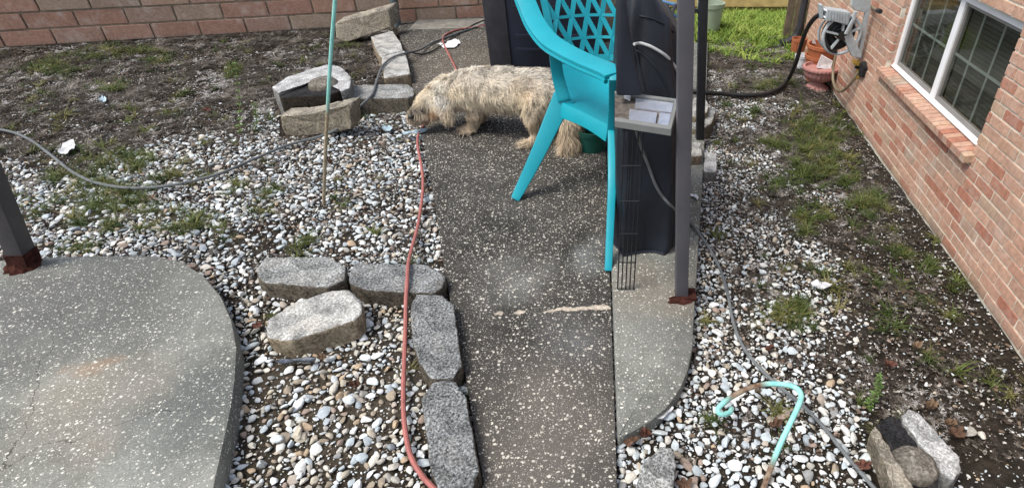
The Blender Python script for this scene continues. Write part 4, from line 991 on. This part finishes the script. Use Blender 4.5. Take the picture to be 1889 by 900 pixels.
def fur(me_, count):
    me_.calc_loop_triangles(); tri = np.empty(len(me_.loop_triangles) * 3, np.int32); me_.loop_triangles.foreach_get("vertices", tri); tri = tri.reshape(-1, 3)
    co = np.empty(len(me_.vertices) * 3, np.float32); me_.vertices.foreach_get("co", co); co = co.reshape(-1, 3)
    nr = np.empty(len(me_.vertices) * 3, np.float32); me_.vertices.foreach_get("normal", nr); nr = nr.reshape(-1, 3)
    A, B, C_ = co[tri[:, 0]], co[tri[:, 1]], co[tri[:, 2]]; ar = np.linalg.norm(np.cross(B - A, C_ - A), axis=1)
    ti = rng.choice(len(tri), count, p=ar / ar.sum()); r1 = np.sqrt(rng.random(count)); r2 = rng.random(count)
    w0, w1, w2 = (1 - r1)[:, None], (r1 * (1 - r2))[:, None], (r1 * r2)[:, None]
    P = A[ti] * w0 + B[ti] * w1 + C_[ti] * w2
    N = nr[tri[ti, 0]] * w0 + nr[tri[ti, 1]] * w1 + nr[tri[ti, 2]] * w2; N /= np.linalg.norm(N, axis=1)[:, None]
    u, v = projn(P)
    g_ = np.zeros_like(P); g_[:] = (.75, -.05, -.65)
    head = (u < 838); g_[head] = (.25, -.1, -.95); muz = u < 790; g_[muz] = (-.35, -.1, -.85)
    earm = (u > 806) & (u < 836) & (P[:, 1] < 2.555); g_[earm] = (.12, -.1, -1)
    leg = (v > 212) & (u > 840); g_[leg] = (.0, -.1, -1)
    paw = leg & (P[:, 2] < ZP + .03); g_[paw] = (-.6, -.3, -.5)
    tail = u > 1030; g_[tail] = (.12, -.15, -1)
    ln = np.full(count, .030); ln[head] = .034; ln[muz] = .024; ln[leg] = .019; ln[paw] = .012; ln[tail & (v > 190)] = .075
    topk = (N[:, 2] > .5) & ~head; ln[topk] = .038; ln[earm] = .030
    # locks: neighbouring strands share one bend
    cl = np.array([[nz(p, 26, 1), nz(p, 26, 5), nz(p, 26, 9)] for p in P]); fine = rng.normal(0, .10, (count, 3))
    D = g_ + cl * 1.25 + fine; D -= N * (D * N).sum(1)[:, None]; D /= np.linalg.norm(D, axis=1)[:, None] + 1e-6
    lift = .34 + .28 * rng.random(count) + .45 * np.abs(cl[:, 0]); lift[head] += .2; D0 = D + N * lift[:, None]; D0 /= np.linalg.norm(D0, axis=1)[:, None]
    ln = ln * (.65 + .6 * rng.random(count)); K = 4
    for c_, r_ in ((PY(780, 204, 2.55), .017), (PY(766, 203, 2.565), .014), (PY(758, 216, 2.545), .020)):
        ln[np.linalg.norm(P - np.array(c_), axis=1) < r_] *= .18
    S = np.cross(D0, N); S /= np.linalg.norm(S, axis=1)[:, None] + 1e-6
    S = S * np.cos(.5) + N * np.sin(.5) * rng.choice([-1, 1], count)[:, None]
    verts = []; wave = rng.random(count) * 6
    pts = P - N * .003
    ph = nzv = cl[:, 1] * 8
    for k in range(K + 1):
        f = k / K; wd = .0017 * (1 - f * .85)
        q = pts + D0 * (ln * f)[:, None] + np.array([0, 0, -1.0]) * (ln * .28 * f * f)[:, None] + S * (np.sin(f * 7 + ph) * .20 * ln * f)[:, None]
        verts.append(q - S * wd); verts.append(q + S * wd)
    V = np.stack(verts, 1).reshape(-1, 3); V[:, 2] = np.maximum(V[:, 2], ZP + .003)
    nv_ = 2 * (K + 1); base = np.arange(count) * nv_
    fsx = np.concatenate([np.stack([base + 2 * k, base + 2 * k + 1, base + 2 * k + 3, base + 2 * k + 2], 1) for k in range(K)])
    fm = bpy.data.meshes.new("dog_fur"); fm.vertices.add(len(V)); fm.vertices.foreach_set("co", V.astype(np.float32).ravel())
    fm.loops.add(fsx.size); fm.loops.foreach_set("vertex_index", fsx.astype(np.int32).ravel()); fm.polygons.add(len(fsx))
    fm.polygons.foreach_set("loop_start", np.arange(0, fsx.size, 4, dtype=np.int32)); fm.update(calc_edges=True)
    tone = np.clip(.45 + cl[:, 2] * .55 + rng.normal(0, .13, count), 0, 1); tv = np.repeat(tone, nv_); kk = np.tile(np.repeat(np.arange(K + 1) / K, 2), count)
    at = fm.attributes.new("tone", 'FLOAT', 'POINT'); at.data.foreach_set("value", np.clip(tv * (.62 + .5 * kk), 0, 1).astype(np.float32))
    return fm
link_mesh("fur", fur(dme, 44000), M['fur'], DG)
def ball(name, c, r, m, parent, sc=(1, 1, 1)):
    bm = bmesh.new(); bmesh.ops.create_icosphere(bm, subdivisions=3, radius=r); me_ = bpy.data.meshes.new(name); bm.to_mesh(me_); bm.free()
    me_.polygons.foreach_set("use_smooth", [True] * len(me_.polygons)); o = link_mesh(name, me_, m, parent)
    o.matrix_parent_inverse = Matrix.Translation(parent.location).inverted(); o.location = c; o.scale = sc; return o
ball("eye", PY(780, 204, 2.548), .0105, M['eye'], DG); ball("eye", PY(766, 203, 2.565), .0085, M['eye'], DG)
ball("nose", PY(758, 216, 2.542), .014, M['nosem'], DG, (1, .8, .8))

# ------------------------------------------------------------------ scraps, leaves, weeds
def scrap(name, px, z, m, label, cat="scrap", th=.003, bend=.012):
    pts = resample([PZ(u, v, z) for u, v in px], 24); c = sum(pts, Vector()) / 24; seed = random.uniform(0, 50)
    vs = [c + Vector((0, 0, bend * .4))]; 
    for f in (.5, 1.0): vs += [c + (p - c) * f + Vector((0, 0, bend * f * (.6 + nz(p, 50, seed)))) for p in pts]
    n = 24; tp_ = [(0, 1 + j, 1 + (j + 1) % n) for j in range(n)] + [(1 + j, 1 + n + j, 1 + n + (j + 1) % n, 1 + (j + 1) % n) for j in range(n)]
    N_ = len(vs); vs2 = vs + [v_ - Vector((0, 0, th)) for v_ in vs]
    fs = tp_ + [tuple(x + N_ for x in reversed(f)) for f in tp_] + [(1 + n + j, N_ + 1 + n + j, N_ + 1 + n + (j + 1) % n, 1 + n + (j + 1) % n) for j in range(n)]
    o = MB().add([v_ - c for v_ in vs2], fs).build(name, m, smooth=True); o.location = c; return tag(o, label, cat)
scrap("plastic_scrap", [(108, 283), (118, 268), (137, 260), (141, 274), (124, 286)], .02, M['paper'], "torn pale plastic scrap on the soil above the grey cord at far left")
scrap("plastic_scrap", [(183, 186), (190, 178), (198, 184), (194, 191)], .02, M['bluescrap'], "small bluish white scrap on the dark soil bed in the upper left")
scrap("plastic_scrap", [(808, 83), (830, 77), (842, 74), (850, 80), (838, 90), (820, 90)], ZP + .004, M['white'], "white plastic strip on the path under the red cord behind the dog")
scrap("plastic_scrap", [(705, 237), (715, 233), (725, 237), (720, 243), (708, 243)], .02, M['bluescrap'], "light blue scrap on the gravel in front of the mossy block")
scrap("plastic_strip", [(742, 247), (775, 240), (790, 241), (770, 248), (748, 251)], .03, M['bluescrap'], "long grey blue plastic strip under the red cord near the dog's nose")
scrap("plastic_scrap", [(508, 668), (535, 662), (565, 662), (587, 664), (580, 671), (545, 671), (515, 672)], .018, M['darkscrap'], "glossy black torn strip below the pale loose block")
scrap("paper_scrap", [(1495, 523), (1510, 520), (1536, 526), (1527, 532), (1508, 535)], .018, M['paper'], "pale torn paper on the soil in the middle of the right yard")
scrap("plastic_strip", [(1271, 358), (1277, 358), (1289, 366), (1286, 369), (1272, 362)], ZR + .004, M['white'], "short white stick on the right slab beside the grey post")
scrap("plastic_strip", [(1213, 775), (1240, 752), (1243, 755), (1222, 776)], .02, M['paper'], "long pale sliver on the gravel beside the curved right slab")
def leaf(px, sz, rot, m, label):
    c = PZ(px[0], px[1], .022); n = 5; pts = []
    for k in range(20):
        t = 2 * math.pi * k / 20; r = sz * (.55 + .45 * abs(math.cos(2.5 * t)) ** .7) * (1.3 if abs(t - math.pi) < .2 else 1); pts.append(Vector((math.cos(t + rot) * r * 1.25, math.sin(t + rot) * r, 0)))
    seed = random.uniform(0, 50)
    vs = [Vector((0, 0, .002))] + [p * .5 + Vector((0, 0, .008 * nz(p, 60, seed))) for p in pts] + [p + Vector((0, 0, .010 + .02 * nz(p, 40, seed))) for p in pts]
    n = 20; tp_ = [(0, 1 + j, 1 + (j + 1) % n) for j in range(n)] + [(1 + j, 1 + n + j, 1 + n + (j + 1) % n, 1 + (j + 1) % n) for j in range(n)]
    N_ = len(vs); vs2 = vs + [v_ - Vector((0, 0, .0012)) for v_ in vs]
    fs = tp_ + [tuple(x + N_ for x in reversed(f)) for f in tp_] + [(1 + n + j, N_ + 1 + n + j, N_ + 1 + n + (j + 1) % n, 1 + n + (j + 1) % n) for j in range(n)]
    o = MB().add(vs2, fs).build("dead_leaf", m); o.location = c; return tag(o, label, "leaf", "dead leaves on the ground")
for a in [((383, 203), .028, .4, 'leaf_red', "reddish dead leaf on the dark soil bed left of the tall weed"),
          ((655, 712), .020, 1.2, 'leaf_brown', "brown dead leaf inside the block corner left of the red cord"),
          ((593, 590 + 70), .014, 2.2, 'leaf_tan', "small tan dead leaf beside the black torn strip"),
          ((476, 601), .020, .6, 'leaf_red', "rust coloured dead leaf left of the pale loose block"),
          ((280, 365), .018, .9, 'leaf_tan', "tan dead leaf just below the lowest dip of the grey cord"),
          ((610, 255 + 45), .016, 2.0, 'leaf_brown', "brown dead leaf near the green stake on the gravel"),
          ((1641, 672), .022, 1.0, 'leaf_red', "reddish brown dead leaf on the soil right of the green weed sprig"),
          ((1752, 783), .018, .3, 'leaf_tan', "tan dead leaf right of the whitish block, upper of two"),
          ((1762, 803), .024, 1.9, 'leaf_brown', "large curled brown leaf right of the whitish block, lower of two"),
          ((1716, 752), .018, 2.6, 'leaf_tan', "tan dead leaf above the whitish block of the lower right stack"),
          ((1690, 640), .017, .1, 'leaf_tan', "pale tan leaf on the soil beside the small grass tuft near the wall"),
          ((1165, 813), .024, .7, 'leaf_brown', "brown dead leaf at the foot of the curved right slab"),
          ((1190, 805), .018, 2.1, 'leaf_red', "red brown leaf tucked under the rounded corner of the right slab"),
          ((1590, 862), .022, 1.4, 'leaf_red', "red brown leaf left of the brown upright block"),
          ((1430, 785), .020, .2, 'leaf_brown', "brown dead leaf inside the mint green hook"),
          ((1418, 645), .014, .9, 'leaf_red', "small red leaf on the right gravel above the hook"),
          ((1262, 893), .022, 2.9, 'leaf_brown', "brown leaf at the bottom edge right of the speckled block")]:
    leaf(a[0], a[1] * .68, a[2], M[a[3]], a[4])
def weed(base_px, tip_px, nleaf, label, sz=.016, spread=.02):
    b = PZ(*base_px, 0); t = PY(*tip_px, b.y); r = empty("weed_plant", b); tag(r, label, "weed")
    ax = spline([b - Vector((0, 0, .01)), b.lerp(t, .5) + Vector((spread * .5, 0, 0)), t], 6)
    MB().tube(ax, [.0028 - .002 * k / (len(ax) - 1) for k in range(len(ax))], 6).build("stem", M['weedstem'], r)
    mb = MB()
    for k in range(nleaf):
        f = .08 + .92 * k / nleaf; p = ax[int(f * (len(ax) - 1))]; an = k * 2.4; d = Vector((math.cos(an), math.sin(an), .45)).normalized(); s_ = d.cross(Vector((0, 0, 1))).normalized(); L_ = sz * random.uniform(.7, 1.3) * (1.15 - .5 * f)
        mb.add([p, p + d * L_ * .5 + s_ * L_ * .2, p + d * L_ - Vector((0, 0, L_ * .25)), p + d * L_ * .5 - s_ * L_ * .2, p + d * L_ * .5 - Vector((0, 0, .0015))], [(0, 1, 2, 3), (0, 4, 1), (1, 4, 2), (2, 4, 3), (3, 4, 0)])
    tag(mb.build("foliage", M['weed'], r), kind='stuff')
weed((441, 247), (433, 110), 70, "tall thin green weed in the soil bed left of the far block stack", .022)
weed((470, 240), (468, 190), 36, "short green weed right beside the tall one in the soil bed", .022)
weed((1600, 750), (1622, 690), 60, "bright green weed sprig on the soil above the lower right block stack", .017)
weed((1476, 195), (1474, 168), 22, "thin pale weed stalk on the gravel in front of the pink urn", .014)

# ------------------------------------------------------------------ scattered stuff
def pebble_mesh(k):
    rd = random.Random(100 + k); bm = bmesh.new(); bmesh.ops.create_icosphere(bm, subdivisions=2, radius=1.0)
    pl = []
    for _ in range(rd.choice([6, 8, 10, 12])):
        d = Vector((rd.gauss(0, 1), rd.gauss(0, 1), rd.gauss(0, 1))).normalized(); pl.append((d, rd.uniform(.45, .76)))
    for v_ in bm.verts:
        p = v_.co.copy()
        for d, h in pl:
            e = p.dot(d) - h
            if e > 0: p -= d * e * .92
        p += Vector((nz(p, 1.6, k), nz(p, 1.6, k + 30), nz(p, 1.6, k + 60))) * .12
        v_.co = Vector((p.x * rd.uniform(1.02, 1.03) * 1.12, p.y * .92, p.z * .60))
    me_ = bpy.data.meshes.new("pebble_shape"); bm.to_mesh(me_); bm.free(); me_.polygons.foreach_set("use_smooth", [True] * len(me_.polygons)); me_.set_sharp_from_angle(angle=rad(27)); return me_
def blade_cluster(seed, nbl, ln, spread, droop, wd, flat=0.0):
    rd = random.Random(seed); V = []; Fs = []
    for _ in range(nbl):
        an = rd.uniform(0, 6.28); r0 = rd.uniform(0, spread); b = Vector((math.cos(an) * r0, math.sin(an) * r0, rd.uniform(0, .004))); an2 = rd.uniform(0, 6.28)
        d = Vector((math.cos(an2), math.sin(an2), 0)); L_ = ln * rd.uniform(.5, 1.2); el = rd.uniform(.1, .9) * (1 - flat) ; s_ = Vector((-d.y, d.x, 0)); K = 3; n0 = len(V); cur = rd.uniform(-.6, .6)
        for k in range(K + 1):
            f = k / K; p = b + d * (L_ * f * math.cos(el * 1.4) + droop * L_ * f * f * .5) + s_ * cur * L_ * f * f + Vector((0, 0, L_ * f * math.sin(el * 1.4) - droop * L_ * f * f * .45 * (1 - flat)))
            p.z = max(p.z, .001); w_ = wd * (1 - f * .8); V += [p - s_ * w_, p + s_ * w_]
        Fs += [(n0 + 2 * k, n0 + 2 * k + 1, n0 + 2 * k + 3, n0 + 2 * k + 2) for k in range(K)]
    me_ = bpy.data.meshes.new("blade_shape"); me_.from_pydata([tuple(v_) for v_ in V], [], Fs); me_.update(); return me_
def chip_mesh(k):
    rd = random.Random(k); n = 7; V = [(0, 0, .1)] + [(math.cos(6.283 * j / n) * rd.uniform(.6, 1.1), math.sin(6.283 * j / n) * rd.uniform(.35, .7), rd.uniform(0, .35)) for j in range(n)]
    V += [(a, b, c - .06) for a, b, c in V]; Fs = [(0, 1 + j, 1 + (j + 1) % n) for j in range(n)] + [(n + 1, n + 2 + (j + 1) % n, n + 2 + j) for j in range(n)] + [(1 + j, n + 2 + j, n + 2 + (j + 1) % n, 1 + (j + 1) % n) for j in range(n)]
    me_ = bpy.data.meshes.new("chip_shape"); me_.from_pydata(V, [], Fs); me_.update(); return me_
def make_variants(key, meshes, m):
    c = bpy.data.collections.new(key)
    for i, me_ in enumerate(meshes):
        if len(me_.materials) == 0: me_.materials.append(m)
        o = bpy.data.objects.new("%s_shape_%02d" % (key, i), me_); c.objects.link(o)
    return c
def scatter(name, P, R, S, coll, nvar, label):
    n = len(P); me_ = bpy.data.meshes.new(name); me_.vertices.add(n); me_.vertices.foreach_set("co", np.asarray(P, np.float32).ravel())
    for nm, dat in (("rot", R), ("scl", S)):
        a = me_.attributes.new(nm, 'FLOAT_VECTOR', 'POINT'); a.data.foreach_set("vector", np.asarray(dat, np.float32).ravel())
    a = me_.attributes.new("vid", 'INT', 'POINT'); a.data.foreach_set("value", rng.integers(0, nvar, n).astype(np.int32)); me_.update()
    o = link_mesh(name, me_); ng = bpy.data.node_groups.new(name + "_scatter", 'GeometryNodeTree')
    ng.interface.new_socket("Geometry", in_out='INPUT', socket_type='NodeSocketGeometry'); ng.interface.new_socket("Geometry", in_out='OUTPUT', socket_type='NodeSocketGeometry')
    N = ng.nodes; gi = N.new("NodeGroupInput"); go = N.new("NodeGroupOutput"); ip = N.new("GeometryNodeInstanceOnPoints"); ci = N.new("GeometryNodeCollectionInfo")
    ci.inputs["Collection"].default_value = coll; ci.inputs["Separate Children"].default_value = True; ci.inputs["Reset Children"].default_value = True
    def attr(nm, t):
        q = N.new("GeometryNodeInputNamedAttribute"); q.data_type = t; q.inputs["Name"].default_value = nm; return q.outputs[0]
    e2r = N.new("FunctionNodeEulerToRotation"); lk = ng.links.new
    lk(attr("rot", 'FLOAT_VECTOR'), e2r.inputs[0]); lk(gi.outputs[0], ip.inputs["Points"]); lk(ci.outputs[0], ip.inputs["Instance"]); ip.inputs["Pick Instance"].default_value = True
    lk(attr("vid", 'INT'), ip.inputs["Instance Index"]); lk(e2r.outputs[0], ip.inputs["Rotation"]); lk(attr("scl", 'FLOAT_VECTOR'), ip.inputs["Scale"]); lk(ip.outputs[0], go.inputs[0])
    md = o.modifiers.new("scatter", 'NODES'); md.node_group = ng
    return tag(o, label, kind='stuff')

KEEP = [[(p.x, p.y) for p in slabL], [(p.x, p.y) for p in pathW], [(p.x, p.y) for p in slabR]] + FOOT
def blocked(x, y):
    b = np.zeros(np.shape(x), bool)
    for pl in KEEP: b |= in_poly(x, y, pl)
    return b
def smooth(a, b, t): t = np.clip((t - a) / (b - a), 0, 1); return t * t * (3 - 2 * t)
def nz2(x, y, s, seed): return np.array([noise.noise(Vector((a * s + seed, b * s - seed, seed * .7))) for a, b in zip(x, y)])
def gravel_density(x, y):
    """how thickly the pebbles lie, from where they lie in the yard (worked out in photo coordinates)"""
    u, v = projn(np.stack([x, y, np.zeros_like(x)], 1)); n1 = nz2(x, y, 3.2, 4.0); n2 = nz2(x, y, 9.0, 11.0)
    left = u < 1010
    top_l = np.interp(u, [0, 150, 300, 420, 500, 560, 640, 700, 790], [318, 308, 268, 244, 228, 262, 236, 205, 190])
    d = np.where(left, smooth(-26, 26, v - top_l + 34 * n1 + 22 * n2), 0)
    d = np.where(left & (v > 600), np.clip(d - .75 * np.exp(-(((u - 515) / 56) ** 2 + ((v - 690) / 40) ** 2)) * (1 + n2), 0, 1), d)
    edge = np.interp(v, [60, 110, 150, 300, 450, 600, 700, 800, 900], [1330, 1400, 1420, 1445, 1490, 1525, 1560, 1600, 1625])
    dr = smooth(70, -95, u - edge + 90 * n1 + 60 * n2) * smooth(92, 165, v + 26 * n2)
    patch = np.exp(-(((u - 1500) / 50) ** 2 + ((v - 260) / 60) ** 2)) * .6 + np.exp(-(((u - 1395) / 60) ** 2 + ((v - 175) / 14) ** 2)) * .6
    dr = np.clip(dr - patch * (1 + n1), 0, 1)
    d = np.where(left, d, dr)
    n3 = nz2(x, y, 5.5, 71.0)
    return np.clip(d * (1 - .45 * smooth(.05, .5, n2)) * (1 - np.where(left & (v > 560), .1, .55) * smooth(.08, .42, n3)), 0, 1), u, v, left
def throw(n, r_lo, r_hi, box_, grid, cell=.03, pw=1.6, keep=.80, floor=0.0):
    x = rng.uniform(box_[0], box_[1], n); y = rng.uniform(box_[2], box_[3], n)
    d, u, v, left = gravel_density(x, y); ok = ~blocked(x, y) & (u > -40) & (u < 1930) & (v > 55) & (v < 950) & ((x < .3) | (x - 1.0 < .19 + .088 * y))
    ok &= (rng.random(n) < np.maximum(d, floor * (v > 95)))
    out = []
    for xx_, yy_, dd in zip(x[ok], y[ok], d[ok]):
        r = r_lo + (r_hi - r_lo) * random.random() ** pw
        if dd < .3: r *= .8
        if xx_ > .1: r *= min(1, max(.62, 1.32 - .36 * yy_))
        gx, gy = int(xx_ // cell), int(yy_ // cell); hit = False
        for i in range(gx - 2, gx + 3):
            for j in range(gy - 2, gy + 3):
                for (a, b, c) in grid.get((i, j), ()):
                    if (a - xx_) ** 2 + (b - yy_) ** 2 < ((r + c) * keep) ** 2: hit = True; break
                if hit: break
            if hit: break
        if not hit: grid.setdefault((gx, gy), []).append((xx_, yy_, r)); out.append((xx_, yy_, r))
    return out
peb = make_variants("pebble", [pebble_mesh(k) for k in range(14)], M['pebble'])
tpeb = make_variants("tan_pebble", [pebble_mesh(k + 40) for k in range(12)], M['tanpebble'])
LB, RB = (-3.6, .12, .64, 4.8), (.0, 1.42, .64, 4.3)
for nm, bx, lab, f in (("gravel", LB, "white grey and tan river pebbles around the left slab and blocks", 1.0), ("gravel", RB, "white grey and tan river pebbles of the right yard", .62)):
    grid = {}
    big = throw(int(30000 * f), .0092, .0175, bx, grid, pw=2.6, keep=.70) + throw(int(60000 * f), .0055, .0105, bx, grid, keep=.72, floor=.055) + throw(int(190000 * f), .0019, .0050, bx, grid, keep=.84, floor=.13)
    B = np.array(big); n = len(B)
    u, v = projn(np.stack([B[:, 0], B[:, 1], 0 * B[:, 0]], 1))
    S = B[:, 2:3] * np.stack([rng.uniform(.9, 1.3, n), rng.uniform(.85, 1.15, n), rng.uniform(.75, 1.15, n)], 1)
    P = np.stack([B[:, 0], B[:, 1], S[:, 2] * .16 + rng.uniform(-.0025, .0035, n)], 1)
    R = np.stack([rng.normal(0, .35, n), rng.normal(0, .35, n), rng.uniform(0, 6.28, n)], 1)
    tanm = (v > 560) & (u < 1000) & (rng.random(n) < .42) | (rng.random(n) < .12)
    for msk, cl, k in ((~tanm, peb, 14), (tanm, tpeb, 12)):
        if msk.sum(): scatter(nm, P[msk], R[msk], S[msk], cl, k, lab if cl is peb else lab.replace("white grey and tan", "warm tan"))
    print("pebbles", n)
for px_, rx, m_, lab in (((550, 796), (.026, .017, .013), 'tanpebble', "large smooth tan oval pebble inside the block corner near the curved slab"), ((643, 736), (.017, .019, .013), 'pebble', "large squarish pale stone inside the block corner near the red cord"),
                        ((512, 808), (.015, .014, .012), 'pebble', "bluish stone left of the large tan oval pebble"), ((1792, 797), (.018, .015, .014), 'tanpebble', "pinkish pale stone on the dark soil right of the whitish block"), ((1811, 801), (.012, .010, .010), 'tanpebble', "smaller pale stone touching the pinkish one right of the whitish block"), ((1235, 758 + 6), (.020, .017, .012), 'pebble', "large pale flat stone against the rounded right slab edge")):
    o = link_mesh("large_pebble", pebble_mesh(200 + px_[0]), M[m_]); o.location = PZ(*px_, .012); o.scale = rx; o.rotation_euler = (0, 0, px_[0] * .7); tag(o, lab, "stone", "large stones in the gravel")
# straw, grass, litter
def field(n, box_, fn):
    x = rng.uniform(box_[0], box_[1], n); y = rng.uniform(box_[2], box_[3], n); d, u, v, left = gravel_density(x, y)
    ok = ~blocked(x, y) & (u > -40) & (u < 1930) & (v < 940) & ((x < .3) | (x < 1.06 + .088 * y)) & (rng.random(n) < fn(x, y, d, u, v, left)); return x[ok], y[ok], u[ok], v[ok]
def lay(nm, xy, coll, k, s0, s1, lab, z=.002, flatz=1.0, near=False):
    x, y = xy[0], xy[1]; n = len(x)
    if n == 0: return
    s = rng.uniform(s0, s1, n) * (np.clip(y / 3.0, .42, 1.1) if near else 1)
    scatter(nm, np.stack([x, y, np.full(n, z)], 1), np.stack([rng.normal(0, .12, n), rng.normal(0, .12, n), rng.uniform(0, 6.28, n)], 1), np.stack([s, s, s * flatz], 1), coll, k, lab)
straw = make_variants("straw", [blade_cluster(k, 18, .034, .020, .2, .0015, .72) for k in range(10)], M['straw'])
tuft = make_variants("tuft", [blade_cluster(50 + k, 24, .058, .014, .6, .0021) for k in range(8)], M['grass'])
lawnv = make_variants("lawn", [blade_cluster(80 + k, 26, .055, .03, .5, .0028) for k in range(6)], M['lawn'])
chips = make_variants("chip", [chip_mesh(k) for k in range(8)], M['litter'])
ash = make_variants("ash", [blade_cluster(130 + k, 12, .018, .016, .1, .0019, .8) for k in range(6)], simple('pale_dead_root', (.36, .34, .33), .9, .1, .3, 40, bump=0))
wallgap = lambda x, y, u: np.where(u > 1010, np.clip(((1.04 + .088 * y) - x) / .13, .0, 1), 1.0)
LD, RD = (-4.6, -.5, 1.3, 5.0), (.2, 1.42, .8, 4.6)
for bx, side in ((LD, 'left'), (RD, 'right')):
    f_dirt = lambda x, y, d, u, v, left: (1 - .75 * d) * np.clip(.42 + .9 * nz2(x, y, 5, 2.0), .05, 1) * wallgap(x, y, u)
    area = (bx[1] - bx[0]) * (bx[3] - bx[2])
    lay("dead_grass", field(int(area * (1500 if side == 'left' else 3400)), bx, f_dirt), straw, 10, .7, 1.4, "matted grey brown dead grass on the %s soil bed" % side, near=True)
    lay("dead_roots", field(int(area * (700 if side == 'left' else 2200)), bx, lambda x, y, d, u, v, left: (1 - d) * np.clip(1.7 * nz2(x, y, 4.2, 33.0) - .05, .05, 1) * wallgap(x, y, u)), ash, 6, .7, 1.5, "bleached curled roots on the %s soil bed" % side, near=True)
    lay("leaf_litter", field(int(area * 1300), bx, lambda x, y, d, u, v, left: np.clip(.32 + .5 * nz2(x, y, 6, 8.0), .04, 1) * (v > 90)), chips, 8, .004, .0105, "brown leaf crumbs over the %s ground" % side, .009)
crumb = make_variants("crumb", [chip_mesh(20 + k) for k in range(6)], M['crumb'])
for bx, side in ((LD, 'left'), (RD, 'right')):
    area = (bx[1] - bx[0]) * (bx[3] - bx[2])
    lay("soil_debris", field(int(area * (5200 if side == 'left' else 9000)), bx, lambda x, y, d, u, v, left: (1 - .12 * d) * np.clip(.60 + .8 * nz2(x, y, 7, 51.0), .12, 1) * (.25 + .75 * wallgap(x, y, u)) * (v > 60)), crumb, 6, .0022, .0075, "dark and pale crumbs of bark and soil on the %s bed" % side, .004)
GL = [(330, 330, 60, 14), (120, 330, 40, 14), (350, 420, 40, 12), (260, 420, 50, 10), (60, 180, 30, 12), (330, 210, 24, 12), (200, 160, 30, 12), (480, 385, 26, 12), (410, 440, 20, 8), (150, 380, 110, 22), (215, 345, 60, 36), (245, 305, 60, 16), (205, 300, 34, 20), (110, 375, 26, 18), (155, 452, 28, 14), (190, 415, 50, 14), (430, 345, 30, 16), (500, 350, 34, 20), (560, 452, 18, 12), (455, 430, 12, 8), (170, 105, 36, 12), (250, 95, 40, 10), (90, 125, 40, 14), (295, 112, 18, 8), (342, 175, 12, 9), (120, 220, 14, 18), (432, 128, 12, 14), (395, 160, 14, 10), (640, 92, 22, 8), (300, 395, 60, 12), (350, 300, 20, 10), (470, 320, 22, 8)]
GR = [(1480, 320, 50, 14), (1540, 300, 30, 12), (1500, 400, 40, 14), (1580, 430, 24, 12), (1560, 500, 24, 10), (1640, 520, 24, 10), (1600, 470, 20, 10), (1480, 430, 20, 10), (1700, 560, 18, 12), (1520, 540, 20, 12), (1360, 560, 16, 12), (1300, 590, 26, 22), (1400, 545, 20, 12), (1395, 610, 30, 20), (1460, 580, 46, 30), (1490, 610, 18, 26), (1440, 765, 24, 24), (1420, 820, 20, 16), (1270, 885, 16, 12), (1325, 780, 12, 8), (1520, 245, 60, 18), (1480, 225, 30, 16), (1440, 270, 40, 12), (1490, 280, 40, 14), (1600, 380, 34, 20), (1650, 430, 16, 8), (1560, 340, 16, 10), (1515, 465, 10, 8), (1720, 500, 14, 24), (1745, 580, 12, 12), (1670, 632, 11, 9), (1775, 690, 13, 12), (1425, 345, 14, 12), (1400, 160, 34, 10), (1450, 150, 20, 12), (1380, 215, 30, 8), (1545, 260, 30, 14), (1725, 655, 16, 10), (1660, 470, 20, 10), (1340, 160, 20, 8), (1760, 540, 14, 20), (1405, 480, 10, 8)]
for lst, bx, side in ((GL, LD, 'left'), (GR, RD, 'right')):
    def fg(x, y, d, u, v, left, lst=lst):
        q = np.zeros_like(u)
        for (a, b, sx, sy) in lst: q = np.maximum(q, np.exp(-(((u - a) / sx) ** 2 + ((v - b) / sy) ** 2) * 1.3))
        return np.clip(q * (.62 + 1.1 * nz2(x, y, 11, 5.0)), 0, 1) + .012 * (d < .8) + .004
    lay("grass", field(int((bx[1] - bx[0]) * (bx[3] - bx[2]) * 2100), (bx[0], bx[1] if side == 'right' else .1, bx[2] if side == 'right' else .9, bx[3]), fg), tuft, 8, .45, 1.05, "ragged green grass sprouting through the %s gravel and soil" % side)
def flawn(x, y, d, u, v, left): return np.clip(smooth(88, 52, v + 16 * nz2(x, y, 4, 9.0)) * .9 + .05 * (v < 120), 0, 1)
x = rng.uniform(.3, 2.2, 9000); y = rng.uniform(3.5, FY, 9000); uu, vv_ = projn(np.stack([x, y, 0 * x], 1)); ok = (rng.random(9000) < flawn(x, y, 0, uu, vv_, 0)) & ~blocked(x, y) & (x < 1.06 + .088 * y + 5 * (y > 4.2))
lay("lawn", (x[ok], y[ok]), lawnv, 6, .7, 1.5, "bright green lawn at the far end of the right yard")
